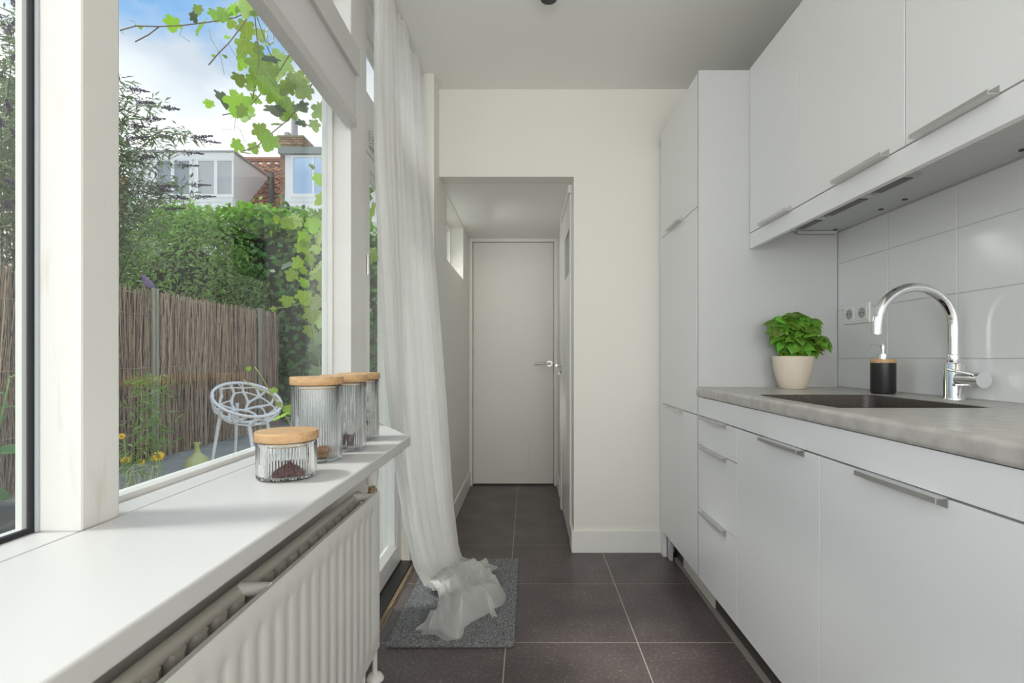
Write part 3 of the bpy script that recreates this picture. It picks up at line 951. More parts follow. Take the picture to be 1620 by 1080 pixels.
# ------------------------------------------------------------------ door mat
dm = MB().box(-0.525, -0.050, 1.885, 2.690, 0.0005, 0.011).build('door_mat', MATG, bevel=0.002)
tag(dm, 'grey speckled door mat on the dark tiles by the garden door', 'mat')
n = 60000
bx = RNG.uniform(-0.527, -0.048, n); by = RNG.uniform(1.883, 2.692, n)
ang = RNG.uniform(0, 2 * PI, n); wv = RNG.uniform(0.0008, 0.0017, n)
lx, ly = RNG.normal(0, 0.0014, n), RNG.normal(0, 0.0014, n)
hz = RNG.uniform(0.0125, 0.0165, n)
V = np.empty((n, 3, 3))
V[:, 0] = np.stack([bx - np.cos(ang) * wv, by - np.sin(ang) * wv, np.full(n, 0.0105)], 1)
V[:, 1] = np.stack([bx + np.cos(ang) * wv, by + np.sin(ang) * wv, np.full(n, 0.0105)], 1)
V[:, 2] = np.stack([bx + lx, by + ly, hz], 1)
def soup(name, V, material, parent=None, kind='stuff', smooth=False):
    """V: (n faces, k corners, 3) world coordinates -> one mesh of loose faces"""
    n, k, _ = V.shape
    off = WORLD[parent.name] if parent is not None else Vector((V[..., 0].mean(), V[..., 1].mean(), V[..., 2].min()))
    vv = (V - np.array(off)).reshape(-1, 3)
    me = bpy.data.meshes.new(name)
    me.vertices.add(n * k); me.loops.add(n * k); me.polygons.add(n)
    me.vertices.foreach_set('co', vv.ravel().astype(np.float32))
    me.loops.foreach_set('vertex_index', np.arange(n * k, dtype=np.int32))
    me.polygons.foreach_set('loop_start', np.arange(0, n * k, k, dtype=np.int32))
    try: me.polygons.foreach_set('loop_total', np.full(n, k, dtype=np.int32))
    except Exception: pass
    me.update(calc_edges=True); me.validate()
    me.materials.append(material)
    o = bpy.data.objects.new(name, me); COL.objects.link(o)
    if parent is not None: o.parent = parent
    else: o.location = off
    WORLD[o.name] = Vector(off)
    if kind: o['kind'] = kind
    return o
soup('pile', V, MATP, dm)

# ------------------------------------------------------------------ sheer curtain
NEAR = [(0.05, (-0.440, 2.245)), (0.12, (-0.500, 2.28)), (0.35, (-0.530, 2.20)), (0.6, (-0.548, 2.13)), (1.0, (-0.554, 2.03)),
        (1.9, (-0.558, 1.925)), (2.56, (-0.558, 1.89))]
FAR = [(0.05, (-0.360, 2.58)), (0.12, (-0.385, 2.59)), (0.35, (-0.410, 2.57)), (0.7, (-0.435, 2.60)), (1.3, (-0.475, 2.62)),
       (1.9, (-0.520, 2.635)), (2.56, (-0.556, 2.645))]
NU, NV = 260, 90
cvv, cff = [], []
rows = []
def fold(u, t):
    """t: 1 at the rail, 0 at the floor"""
    fine = 0.011 * math.sin(2 * PI * 23 * u + 1.5 * math.sin(6 * u)) + 0.005 * math.sin(2 * PI * 41 * u + 2)
    big = 0.026 * math.sin(2 * PI * 7.3 * u + 0.9 + 1.2 * math.sin(2.2 * t)) + 0.014 * math.sin(2 * PI * 12.6 * u + 2.4 * t)
    return fine * (0.35 + 0.65 * t) + big * max(0.0, 1 - t) ** 0.8 + 0.006 * math.sin(2 * PI * 3 * u + 5 * t)
for r_ in range(NV):
    q = r_ / (NV - 1)
    z = 2.56 - (2.56 - 0.05) * q
    t = (z - 0.05) / 2.51
    a, b = lerp_tab(NEAR, z), lerp_tab(FAR, z)
    d = (b - a); L = d.length; d.normalize()
    nrm = Vector((d.y, -d.x))        # towards the room
    row = []
    for k in range(NU):
        u = k / (NU - 1)
        s = u + 0.012 * math.sin(2 * PI * 9 * u + 3 * t) * (1 - t)
        bow = 0.05 * (1 - t) * math.sin(PI * u)
        p = a + d * (L * s) + nrm * (fold(u, t) + bow)
        zz = z
        row.append((p.x, p.y, zz))
    rows.append(row)
MID = [(0.0, (-0.315, 2.15)), (0.3, (-0.25, 2.14)), (0.6, (-0.21, 2.30)), (1.0, (-0.27, 2.52))]
END = [(0.0, (-0.425, 1.945)), (0.05, (-0.435, 1.955)), (0.12, (-0.395, 1.93)), (0.2, (-0.33, 1.93)), (0.27, (-0.275, 1.888)), (0.37, (-0.215, 1.955)), (0.47, (-0.135, 2.03)), (0.55, (-0.150, 2.08)),
       (0.60, (-0.100, 2.13)), (0.68, (-0.098, 2.24)), (0.76, (-0.135, 2.33)), (0.82, (-0.21, 2.43)), (0.88, (-0.165, 2.47)), (0.92, (-0.150, 2.53)), (0.96, (-0.22, 2.60)), (1.0, (-0.34, 2.67))]
NP = 64
last = rows[-1]
def smooth_tab(tab, u):
    """Catmull-Rom through a table"""
    k = 0
    while k < len(tab) - 2 and u > tab[k + 1][0]: k += 1
    x0, x1 = tab[k][0], tab[k + 1][0]
    t = min(1, max(0, (u - x0) / (x1 - x0)))
    p1, p2 = Vector(tab[k][1]), Vector(tab[k + 1][1])
    p0 = Vector(tab[k - 1][1]) if k else p1
    p3 = Vector(tab[k + 2][1]) if k + 2 < len(tab) else p2
    return 0.5 * ((2 * p1) + (p2 - p0) * t + (2 * p0 - 5 * p1 + 4 * p2 - p3) * t * t + (3 * p1 - p0 - 3 * p2 + p3) * t ** 3)
def g2(x, y, cx, cy, s): return math.exp(-((x - cx) ** 2 + (y - cy) ** 2) / (s * s))
for r_ in range(1, NP + 1):
    w = r_ / NP
    row = []
    for k in range(NU):
        u = k / (NU - 1)
        env = math.sin(PI * min(1.0, u * 1.0))
        ph = 2 * PI * 4.5 * u + 1.3 * w
        su = min(1, max(0, u + 0.085 * math.sin(ph) * w * env))          # the cloth doubles back over itself
        B = Vector(last[k][:2]); M_ = smooth_tab(MID, su); E_ = smooth_tab(END, su)
        wl_ = w * (1 - 0.10 * env * (0.5 + 0.5 * math.sin(2 * PI * 2.6 * u + 0.7)))
        p = B * (1 - wl_) ** 2 + M_ * (2 * wl_ * (1 - wl_)) + E_ * wl_ * wl_
        x, y = p
        base = 0.05 * (1 - w) ** 2 + 0.0225
        heap = 0.085 * g2(x, y, -0.26, 2.30, 0.13) + 0.055 * g2(x, y, -0.20, 2.12, 0.08) + 0.05 * g2(x, y, -0.30, 2.05, 0.09) + 0.035 * g2(x, y, -0.19, 2.46, 0.07)
        rim = min(1.0, (1 - w) * 5.0 + 0.12)
        wr_ = 0.5 - abs(math.sin(17 * x + 29 * y + 2.2 * math.sin(21 * x - 9 * y)))
        wr2 = 0.5 - abs(math.sin(31 * x - 19 * y + 1.7 * math.sin(13 * y + 8 * x) + 1.0))
        lay = 0.011 * math.cos(ph) * w * env
        z = base + heap * rim + (0.022 * wr_ + 0.016 * wr2 + 0.012) * rim * min(1, w * 2.5) + lay + 0.006 * w
        row.append((x, y, max(z, 0.0225)))
    rows.append(row)
# the gathered cloth lies in two layers: the second a little behind the first, its folds out of step
cvv, cff = [], []
for layer in range(2):
    o_ = len(cvv)
    for ri, row in enumerate(rows):
        n_ = len(row)
        for k in range(n_):
            if layer == 0:
                cvv.append(row[k])
            else:
                f_ = k / (n_ - 1)
                j = min(n_ - 1, max(0, int(round(k + 14 * math.sin(PI * f_) * math.sin(0.05 * ri + 3 * f_)))))
                q = row[j]
                if ri < NV:
                    cvv.append((q[0] - 0.013 + 0.006 * math.sin(21 * f_ * PI + 0.04 * ri), q[1] + 0.012, q[2]))
                else:
                    cvv.append((q[0] + 0.022 * math.sin(9 * f_ * PI), q[1] + 0.022 * math.cos(7 * f_ * PI), 0.0225 + max(0, q[2] - 0.0225) * 0.72))
    for r_ in range(len(rows) - 1):
        for k in range(NU - 1):
            i = o_ + r_ * NU + k
            cff.append((i, i + 1, i + NU + 1, i + NU))
cu = MB().add(cvv, cff).build('sheer_curtain', SHEER, smooth=True)
tag(cu, 'long white sheer curtain with its end bunched up on the grey mat', 'curtain')
ct = MB().box(-0.575, -0.545, 1.70, 2.655, CEIL - 0.013, CEIL - 0.0005).build('curtain_track', TRIMW)
tag(ct, 'thin white curtain track on the ceiling above the sheer curtain', 'curtain track')

# ------------------------------------------------------------------ jars on the sill
JG = mat('ribbed_glass', (0.97, 0.985, 0.98), 0.015)
JG.node_tree.nodes['Principled BSDF'].inputs['Transmission Weight'].default_value = 1.0
JG.node_tree.nodes['Principled BSDF'].inputs['IOR'].default_value = 1.45
def jar(x, y, h, label, phase):
    j = empty('storage_jar', (x, y, SILL), label, 'jar', 'ribbed jars on the window sill')
    hb = h - 0.021
    seg, nrib = 240, 60
    prof = [(0.0, 0.0005, 0), (0.054, 0.0005, 0), (0.0580, 0.004, 0.4), (0.0585, 0.010, 1), (0.0585, hb - 0.006, 1), (0.0578, hb - 0.001, 0), (0.0565, hb, 0),
            (0.0556, hb - 0.002, 0), (0.0556, 0.010, 0), (0.052, 0.0065, 0), (0.0, 0.006, 0)]
    v, f = [], []
    for r, z, rib in prof[1:-1]:
        for k in range(seg):
            a = 2 * PI * k / seg + phase
            rr = r + rib * 0.0011 * math.cos(nrib * a)
            v.append((x + rr * math.cos(a), y + rr * math.sin(a), SILL + z))
    m = len(prof) - 2
    for i in range(m - 1):
        for k in range(seg):
            k2 = (k + 1) % seg
            f.append((i * seg + k, i * seg + k2, (i + 1) * seg + k2, (i + 1) * seg + k))
    f.append(tuple(range(seg - 1, -1, -1)))
    f.append(tuple((m - 1) * seg + k for k in range(seg)))
    MB().add(v, f).build('glass_body', JG, j, smooth='auto')
    zt = SILL + hb
    MB().lathe(x, y, [(0.0545, -0.010), (0.0545, 0.001), (0.0618, 0.0012), (0.063, 0.003), (0.063, 0.018), (0.0615, 0.0205)], 56, zt).build('lid', BAMBOO, j, smooth='auto')
    MB().lathe(x, y, [(0.0549, -0.008), (0.0555, -0.0065), (0.0555, -0.0045), (0.0549, -0.003)], 48, zt, closed=True)\
        .build('seal_ring', mat('silicone_seal', (0.75, 0.72, 0.66), 0.5), j, smooth='auto')
    return j
jar(-0.514, 1.082, 0.100, 'short ribbed glass jar with a bamboo lid and dried red petals, nearest on the sill', 0.0)
jar(-0.527, 1.268, 0.208, 'tall ribbed glass jar with two biscuits, just behind the short jar', 0.02)
jar(-0.511, 1.412, 0.208, 'tall ribbed glass jar with purple sachets and a pale disc', 0.05)
jar(-0.527, 1.588, 0.208, 'tall ribbed glass jar of black and white sachets, farthest along the sill', 0.07)

# what is in the jars
n = 900
rr = 0.040 * np.sqrt(RNG.uniform(0, 1, n)); aa = RNG.uniform(0, 2 * PI, n)
px_, py_ = -0.508 + rr * np.cos(aa), 1.075 + rr * np.sin(aa)
pz = SILL + 0.008 + RNG.uniform(0, 1, n) * 0.026 * np.clip(1.15 - rr / 0.040, 0.1, 1)
C = np.stack([px_, py_, pz], 1)
def quads(C, size, aspect=1.0, normal=None, jit=1.0, fold=0.0):
    """random leaf-like quads around centres C"""
    n = len(C)
    d = RNG.normal(size=(n, 3)); 
    if normal is not None: d = normal + jit * d
    d /= np.linalg.norm(d, axis=1)[:, None] + 1e-9
    r = RNG.normal(size=(n, 3)); t = np.cross(d, r); t /= np.linalg.norm(t, axis=1)[:, None] + 1e-9
    b = np.cross(d, t)
    s = size if np.ndim(size) else np.full(n, size)
    s = s * RNG.uniform(0.7, 1.3, n)
    t = t * s[:, None]; b = b * (s * aspect)[:, None]
    dd = d * (s * fold)[:, None]
    return np.stack([C - t, C - t * 0.15 + b + dd, C + t, C - t * 0.15 - b + dd], 1)
o = soup('dried_petals', quads(C, 0.0055, 0.7), mat('dried_petal', (0.20, 0.045, 0.055), 0.8, vary=('island', 0.5, 0.03)))
tag(o, 'heap of dried dark red petals inside the short jar', 'petals')
for k, (dx, dy, dz) in enumerate(((0.018, 0.004, 0.0075), (0.020, 0.001, 0.0195))):
    cx, cy, cz = -0.527 + dx - 0.006, 1.268 + dy, SILL + dz
    ck = MB().lathe(cx, cy, [(0.024, 0), (0.028, 0.003), (0.028, 0.008), (0.024, 0.0112)], 28, cz)\
        .build('biscuit', mat('biscuit_brown', (0.42, 0.20, 0.09), 0.8, noise=(160, (0.60, 0.34, 0.17), 0.4, 0.7), bump=(150, 0.6)), smooth='auto')
    tag(ck, ('lower' if k == 0 else 'upper') + ' of the two round brown biscuits in the tall jar', 'biscuit', 'biscuits in the tall jar')
sac_m = mat('sachet_purple', (0.20, 0.13, 0.16), 0.5, noise=(40, (0.45, 0.36, 0.38), 0.5, 0.6))
for k, (dx, dy, tilt, rz) in enumerate(((0.018, -0.010, 18, 0.3), (0.004, 0.012, -12, 1.0), (-0.02, -0.004, 25, 2.0))):
    c = Vector((-0.511 + dx, 1.412 + dy, SILL + 0.008))
    me = MB()
    w, h2, t = 0.024, 0.040, 0.004
    m3 = Euler((R(tilt * 0.5), R(tilt * 0.4), rz)).to_matrix()
    nx = 5
    vs, fs = [], []
    for side in (1, -1):
        for i in range(nx):
            for q in range(nx):
                u, v_ = i / (nx - 1), q / (nx - 1)
                th = side * t * math.sin(PI * u) * math.sin(PI * v_)
                vs.append(c + m3 @ Vector(((u - 0.5) * w * 2 * 0.8, th, v_ * h2 + 0.004)))
    for s_ in range(2):
        for i in range(nx - 1):
            for q in range(nx - 1):
                o_ = s_ * nx * nx + i * nx + q
                fs.append((o_, o_ + nx, o_ + nx + 1, o_ + 1) if s_ == 0 else (o_, o_ + 1, o_ + nx + 1, o_ + nx))
    o = me.add(vs, fs).build('sachet', sac_m, smooth=True)
    tag(o, ('crumpled purple sachet in the third jar, right behind the pale disc', 'crumpled purple sachet standing upright at the far side of the third jar', 'crumpled purple sachet in the third jar, towards the window')[k], 'sachet', 'purple sachets in the third jar')
dsc = MB()
ddir = Vector((0.45, -0.85, 0.25)).normalized()
c = Vector((-0.484, 1.384, SILL + 0.062))
dsc.tube([c - ddir * 0.002, c + ddir * 0.002], 0.018, 28)
tag(dsc.build('pale_disc', mat('pale_grey_disc', (0.62, 0.63, 0.64), 0.4), smooth='auto'), 'round pale grey disc leaning on the sachets in the third jar', 'disc')
bw_m = mat('sachet_print', (0.62, 0.61, 0.60), 0.5, noise=(55, (0.03, 0.03, 0.03), 0.52, 0.55))
for k in range(5):
    c = Vector((-0.527 + (0.012, -0.014, 0.016, -0.008, 0.012)[k], 1.588 + (-0.02, 0.006, 0.012, -0.012, -0.012)[k], SILL + (0.009, 0.009, 0.009, 0.076, 0.080)[k]))
    m3 = Euler((R((6, -8, 10, 4, -6)[k]), R((4, 6, -8, 10, -5)[k]), (0.1, 0.9, 1.6, 0.5, -0.2)[k])).to_matrix()
    b = MB().box(-0.022, 0.022, -0.003, 0.003, 0, 0.062)
    b.v = [tuple(c + m3 @ Vector(p)) for p in b.v]
    tag(b.build('tea_sachet', bw_m, bevel=0.0015), ('printed sachet at the bottom of the farthest jar, on its near side', 'printed sachet at the bottom of the farthest jar, on its window side', 'printed sachet at the bottom of the farthest jar, on its far side', 'printed sachet in the upper half of the farthest jar, on its window side', 'printed sachet in the upper half of the farthest jar, on its room side')[k], 'sachet', 'printed sachets in the farthest jar')

# ------------------------------------------------------------------ basil in its pot
PX, PY = 1.066, 2.028
bp_ = empty('potted_basil', (PX, PY, WT1), 'bushy green basil plant in a cream pot on the worktop', 'plant')
MB().lathe(PX, PY, [(0.046, 0), (0.050, 0.003), (0.062, 0.040), (0.072, 0.085), (0.0765, 0.128), (0.0755, 0.130), (0.0725, 0.129), (0.069, 0.105), (0.0, 0.104)], 44, WT1)\
    .build('pot', mat('cream_pot', (0.72, 0.63, 0.52), 0.7, noise=(160, (0.66, 0.55, 0.44), 0.55, 0.75)), bp_, smooth='auto')
MB().lathe(PX, PY, [(0.069, 0), (0.05, 0.006), (0.0, 0.008)], 24, WT1 + 0.104).build('soil', mat('soil', (0.05, 0.035, 0.025), 0.95), bp_)
BAS = mat('basil_leaf', (0.19, 0.40, 0.05), 0.38, vary=('object', 0.45, 0.02), trans=0.3)
STEMG = mat('green_stem', (0.16, 0.28, 0.06), 0.5)
def ovate(L=1.0, W=0.32, cup=0.12, curl=0.22, nx=7):
    vs, fs = [], []
    for i in range(nx):
        u = i / (nx - 1)
        w = W * math.sin(PI * min(1, u ** 0.75)) ** 0.8 + 0.002
        zc = -curl * u * u + 0.08 * math.sin(PI * u)
        for s in (-1, -0.5, 0, 0.5, 1):
            vs.append((s * w, u * L, zc + cup * (1 - (abs(s) - 0.55) ** 2 * 3.2) * math.sin(PI * u) * 0.6))
    for i in range(nx - 1):
        for q in range(4):
            o_ = i * 5 + q
            fs.append((o_, o_ + 1, o_ + 6, o_ + 5))
    return vs, fs
bmesh_leaf = []
for v_ in range(3):
    m_ = bpy.data.meshes.new('basil_leaf')
    vs, fs = ovate(1.0, (0.44, 0.40, 0.48)[v_], (0.24, 0.20, 0.28)[v_], (0.3, 0.5, 0.2)[v_])
    m_.from_pydata(vs, [], fs); m_.materials.append(BAS)
    m_.polygons.foreach_set('use_smooth', [True] * len(m_.polygons))
    bmesh_leaf.append(m_)
stm = MB()
rnd = random.Random(5)
tops = []
for k in range(34):
    a = rnd.uniform(0, 2 * PI); r_ = rnd.uniform(0.01, 0.055)
    e = rnd.uniform(0.15, 1.0)
    top = Vector((PX + math.cos(a) * 0.112 * e, PY + math.sin(a) * 0.060 * e - 0.008, WT1 + 0.135 + 0.165 * math.sqrt(max(0.05, 1 - e * e * 0.85)) * rnd.uniform(0.8, 1)))
    basep = Vector((PX + math.cos(a) * r_ * 0.6, PY + math.sin(a) * r_ * 0.6, WT1 + 0.105))
    midp = basep.lerp(top, 0.5) + Vector((0, 0, 0.015))
    stm.tube([basep, midp, top], [0.0018, 0.0015, 0.001], 5)
    tops.append((basep, midp, top))
stm.build('stems', STEMG, bp_, smooth=True)
def leaf_rot(yaxis, zaxis):
    y_ = Vector(yaxis).normalized(); z_ = Vector(zaxis)
    x_ = y_.cross(z_)
    if x_.length < 1e-4: x_ = Vector((1, 0, 0))
    x_.normalize(); z_ = x_.cross(y_)
    return Matrix((x_, y_, z_)).transposed().to_euler()
for (b0, m0, t0) in tops:
    for lev, (q, num) in enumerate(((0.18, 2), (0.40, 2), (0.62, 3), (0.82, 3), (0.98, 4))):
        p = b0.lerp(m0, q * 2) if q < 0.5 else m0.lerp(t0, q * 2 - 1)
        a0 = rnd.uniform(0, 2 * PI)
        for c_ in range(num):
            a = a0 + 2 * PI * c_ / num + rnd.uniform(-0.4, 0.4)
            out = Vector((math.cos(a), math.sin(a), 0)) + (p - Vector((PX, PY, p.z))) * 6
            if out.length < 1e-3: continue
            out.normalize()
            dirv = out + Vector((0, 0, rnd.uniform(-0.75, 0.35)))
            ln = rnd.uniform(0.038, 0.062) * (0.8 if lev == 0 else 1)
            if p.y + dirv.normalized().y * ln > 2.132: continue
            inst('leaf', rnd.choice(bmesh_leaf), p, bp_, leaf_rot(dirv, Vector((0, 0, 0.8)) + out * 0.7 + Vector((rnd.uniform(-.5, .5), -0.4 + rnd.uniform(-.3, .3), 0))), ln)

# ------------------------------------------------------------------ garden: ground and fence
struct('ground', MB().box(-30, -0.77, -8, 40, -0.30, -0.03).box(-0.77, 14, 4.5, 40, -0.30, -0.03),
       mat('grey_paving', (0.42, 0.39, 0.345), 0.85, noise=(3, (0.30, 0.28, 0.25), 0.35, 0.7), bump=(30, 0.3)), 'grey paved garden ground')
FXX = -4.08
fe = empty('reed_fence', (FXX, 5, -0.03), 'tall brown willow screen fence along the garden, with pale posts', 'fence')
MB().box(FXX - 0.07, FXX - 0.05, 1.2, 8.3, -0.03, 1.76).build('backing_board', mat('fence_dark', (0.045, 0.032, 0.024), 0.9), fe)
REED = mat('willow_reed', (0.43, 0.30, 0.22), 0.75, vary=('island', 0.7, 0.02))
vs, fs = [], []
rn = random.Random(3)
y = 1.2
while y < 8.3:
    for layer in range(2):
        yy = y + rn.uniform(-0.006, 0.006)
        lean = rn.gauss(0, 0.05); top = 1.80 + rn.gauss(0, 0.022) - (0.25 if rn.random() < 0.06 else 0)
        r_ = rn.uniform(0.0018, 0.0046); xx = FXX - 0.016 + layer * 0.014 + rn.uniform(-0.008, 0.008)
        bow = rn.gauss(0, 0.024)
        o_ = len(vs)
        nseg = 6
        for i in range(nseg + 1):
            t = i / nseg
            z = -0.03 + t * (top + 0.03)
            yc = yy + lean * (t - 0.5) * 2 + bow * math.sin(PI * 2 * t) + rn.gauss(0, 0.006)
            xc = xx + rn.gauss(0, 0.002)
            for (dx, dy) in ((r_, 0), (-r_ * 0.5, r_ * 0.87), (-r_ * 0.5, -r_ * 0.87)):
                vs.append((xc + dx, yc + dy, z))
        for i in range(nseg):
            for q in range(3):
                q2 = (q + 1) % 3
                fs.append((o_ + i * 3 + q, o_ + i * 3 + q2, o_ + i * 3 + 3 + q2, o_ + i * 3 + 3 + q))
        fs.append((o_ + nseg * 3, o_ + nseg * 3 + 1, o_ + nseg * 3 + 2))
    y += 0.0105
tag(MB().add(vs, fs).build('reeds', REED, fe), kind='stuff')
wires = MB()
for z in (0.45, 0.98, 1.55):
    wires.tube([(FXX + 0.012, 1.2 + 0.5 * k, z + 0.012 * math.sin(k * 2.1)) for k in range(15)], 0.0025, 5)
wires.build('binding_wire', mat('wire_pale', (0.42, 0.36, 0.27), 0.5), fe)
POSTM = mat('weathered_post', (0.40, 0.37, 0.28), 0.75, noise=(6, (0.28, 0.26, 0.19), 0.4, 0.7, (8, 8, 1)))
for yy in (1.55, 3.55, 5.50, 7.66):
    MB().tube([(FXX + 0.035, yy - 0.028, -0.03), (FXX + 0.035, yy - 0.028, 1.835)], 0.021, 10)\
        .tube([(FXX + 0.035, yy + 0.022, -0.03), (FXX + 0.035, yy + 0.022, 1.835)], 0.021, 10).build('post', POSTM, fe, smooth='auto')

# bird on the fence
def body_of_revolution(path, radii, seg=12, squash=1.0):
    return MB().tube(path, radii, seg)
bd_o = empty('garden_bird', (FXX, 5.42, 1.80), 'purple-grey bird perched on top of the willow fence', 'bird')
bb = Vector((FXX + 0.0, 5.42, 1.80))
bpts = [bb + Vector(p) for p in ((0, -0.075, 0.150), (0, -0.062, 0.148), (0, -0.045, 0.148), (0, -0.030, 0.128), (0, -0.008, 0.098), (0, 0.025, 0.075), (0, 0.065, 0.055), (0, 0.11, 0.035), (0, 0.17, 0.005))]
MB().tube(bpts, [0.004, 0.014, 0.023, 0.026, 0.042, 0.047, 0.038, 0.020, 0.012], 14).build('body', mat('bird_purple', (0.26, 0.20, 0.34), 0.7, noise=(60, (0.17, 0.13, 0.24), 0.4, 0.6)), bd_o, smooth=True)
MB().tube([bb + Vector((0, -0.066, 0.148)), bb + Vector((0, -0.095, 0.142))], [0.006, 0.001], 8).build('beak', DARKM, bd_o)
for s in (-1, 1):
    MB().tube([bb + Vector((s * 0.018, 0.01, 0.06)), bb + Vector((s * 0.016, 0.0, -0.005))], 0.004, 6).build('leg', mat('bird_leg', (0.25, 0.12, 0.10), 0.6), bd_o)

# ------------------------------------------------------------------ garden chair: open lattice bucket
ccx, ccy = -2.84, 5.13
ch = empty('lattice_chair', (ccx, ccy, -0.03), 'white bucket chair with a branching lattice shell, on the paving by the fence', 'chair')
CHW = mat('white_plastic', (0.90, 0.86, 0.84), 0.4)
tilt = Matrix.Rotation(R(25), 3, 'Y') @ Matrix.Rotation(R(17), 3, 'X')
cc = Vector((ccx, ccy, 0.645))
def bowl(a, r):
    """polar point of the shell: r 0 (bottom) .. 1 (rim)"""
    rad = 0.315 * math.sin(r * PI / 2) ** 0.9
    dep = -0.205 * (1 - r ** 2.4) + 0.02
    return cc + tilt @ Vector((rad * math.cos(a), rad * math.sin(a), dep))
rn = random.Random(12)
latt = MB()
rings_n = [5, 9, 13, 17]
rr_ = [0.22, 0.47, 0.72, 0.90]
nodes = []
for nn, rad in zip(rings_n, rr_):
    nodes.append([(2 * PI * (k + rn.uniform(-.22, .22)) / nn + rad * 3, rad + rn.uniform(-.05, .05)) for k in range(nn)])
def strut(p, q, r0=0.0145):
    (a0, r0_), (a1, r1_) = p, q
    da = (a1 - a0 + PI) % (2 * PI) - PI
    pts = [bowl(a0 + da * t, r0_ + (r1_ - r0_) * t) for t in (0, 0.33, 0.67, 1)]
    latt.tube(pts, [r0 * 1.15, r0 * 0.9, r0 * 0.9, r0 * 1.15], 6)
for i, ring in enumerate(nodes):
    if i + 1 < len(nodes):
        nxt = nodes[i + 1]
        for (a, r_) in nxt:                       # every outer node joins its nearest inner node: tree-like branching
            best = min(ring, key=lambda q: abs((q[0] - a + PI) % (2 * PI) - PI))
            strut(best, (a, r_))
        for k in range(0, len(nxt)):
            if rn.random() < 0.72: strut(nxt[k], nxt[(k + 1) % len(nxt)], 0.009)
for k in range(5): strut(nodes[0][k], nodes[0][(k + 1) % 5])
for (a, r_) in nodes[-1]:
    strut((a, r_), (a + rn.uniform(-.08, .08), 1.0), 0.009)
    strut((a, r_), (a + 0.19 + rn.uniform(-.05, .05), 1.0), 0.007)
latt.build('lattice_shell', CHW, ch, smooth='auto')
MB().tube([bowl(2 * PI * k / 48, 1.0) for k in range(49)], 0.0145, 10).build('rim', CHW, ch, smooth='auto')
for (a, ex, ey) in ((0.6, 0.21, 0.20), (2.5, -0.24, 0.20), (3.8, -0.25, -0.20), (5.6, 0.20, -0.21)):
    p = bowl(a, 0.42)
    MB().tube([p, Vector((ccx + ex, ccy + ey, -0.03))], [0.019, 0.013], 10).build('leg', CHW, ch, smooth='auto')

# ------------------------------------------------------------------ bottle vase on the paving
vx, vy = -3.13, 4.80
vz = empty('bottle_vase', (vx, vy, -0.03), 'round yellow-green bottle vase standing on the paving before the fence', 'vase')
MB().lathe(vx, vy, [(0.055, 0), (0.085, 0.02), (0.108, 0.075), (0.108, 0.115), (0.085, 0.165), (0.045, 0.195), (0.027, 0.215), (0.024, 0.295), (0.031, 0.298), (0.031, 0.310), (0.024, 0.312)], 32, -0.03)\
    .build('body', mat('yellow_green_glass', (0.55, 0.55, 0.20), 0.12), vz, smooth='auto')

# ------------------------------------------------------------------ shrubs and hedges (leaves nobody could count)
def blob_points(n, centres, shell=0.55):
    """points in the outer layer of a set of ellipsoids (cx,cy,cz,rx,ry,rz)"""
    out = []
    w = np.array([c[3] * c[4] + c[4] * c[5] + c[3] * c[5] for c in centres]); w = w / w.sum()
    for c, k in zip(centres, RNG.multinomial(n, w)):
        d = RNG.normal(size=(k, 3)); d /= np.linalg.norm(d, axis=1)[:, None]
        r = shell + (1 - shell) * RNG.uniform(0, 1, k) ** 0.6
        r *= 1 + 0.10 * np.sin(d[:, 0] * 9 + c[0]) * np.sin(d[:, 2] * 11 + c[2]) + 0.06 * RNG.normal(size=k)
        out.append(np.stack([c[0] + d[:, 0] * c[3] * r, c[1] + d[:, 1] * c[4] * r, c[2] + d[:, 2] * c[5] * r, d[:, 0], d[:, 1], d[:, 2]], 1))
    return np.concatenate(out)

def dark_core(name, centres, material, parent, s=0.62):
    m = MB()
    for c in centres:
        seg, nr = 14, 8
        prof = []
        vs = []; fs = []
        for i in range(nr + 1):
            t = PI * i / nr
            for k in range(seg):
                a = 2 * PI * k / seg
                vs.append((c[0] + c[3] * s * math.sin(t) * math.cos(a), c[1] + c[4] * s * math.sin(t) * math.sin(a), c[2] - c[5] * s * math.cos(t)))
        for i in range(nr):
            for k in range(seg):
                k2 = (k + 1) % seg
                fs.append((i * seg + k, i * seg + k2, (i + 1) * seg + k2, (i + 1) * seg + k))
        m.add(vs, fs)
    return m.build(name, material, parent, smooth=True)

CORE = mat('core_dark', (0.018, 0.028, 0.012), 0.95)  # solid dark ellipsoids that fill the inside of the foliage
BARK = mat('bark', (0.13, 0.09, 0.06), 0.9, bump=(40, 0.6))
# fine-leaved light green bush behind the fence
hb = empty('garden_bush', (-5.9, 8.3, -0.03), 'fine-leaved light green bush rising behind the willow fence', 'bush')
cs = [(-5.4, 8.0, 2.35, 1.0, 0.9, 1.15), (-6.3, 8.3, 2.2, 1.1, 1.0, 1.35), (-5.05, 8.3, 2.0, 0.8, 0.7, 0.95), (-5.8, 8.4, 1.2, 1.5, 0.9, 1.3), (-7.2, 8.3, 2.1, 1.0, 0.9, 1.3)]
P = blob_points(42000, cs, 0.5)
soup('foliage', quads(P[:, :3], 0.036, 0.40, P[:, 3:] * 0.7 + np.array([0, -0.2, 0.35]), 0.8, 0.2),
     mat('bush_leaf', (0.22, 0.36, 0.085), 0.55, vary=('island', 0.45, 0.02), trans=0.35), hb)
dark_core('core_blob', cs, CORE, hb, 0.45)
tr_ = MB()
for k in range(5): tr_.tube([(-5.8 + 0.25 * k - 0.5, 8.3, -0.03), (-5.9 + 0.5 * k - 0.9, 8.2, 1.6)], [0.035, 0.015], 7)
tr_.build('trunk', BARK, hb, smooth=True)

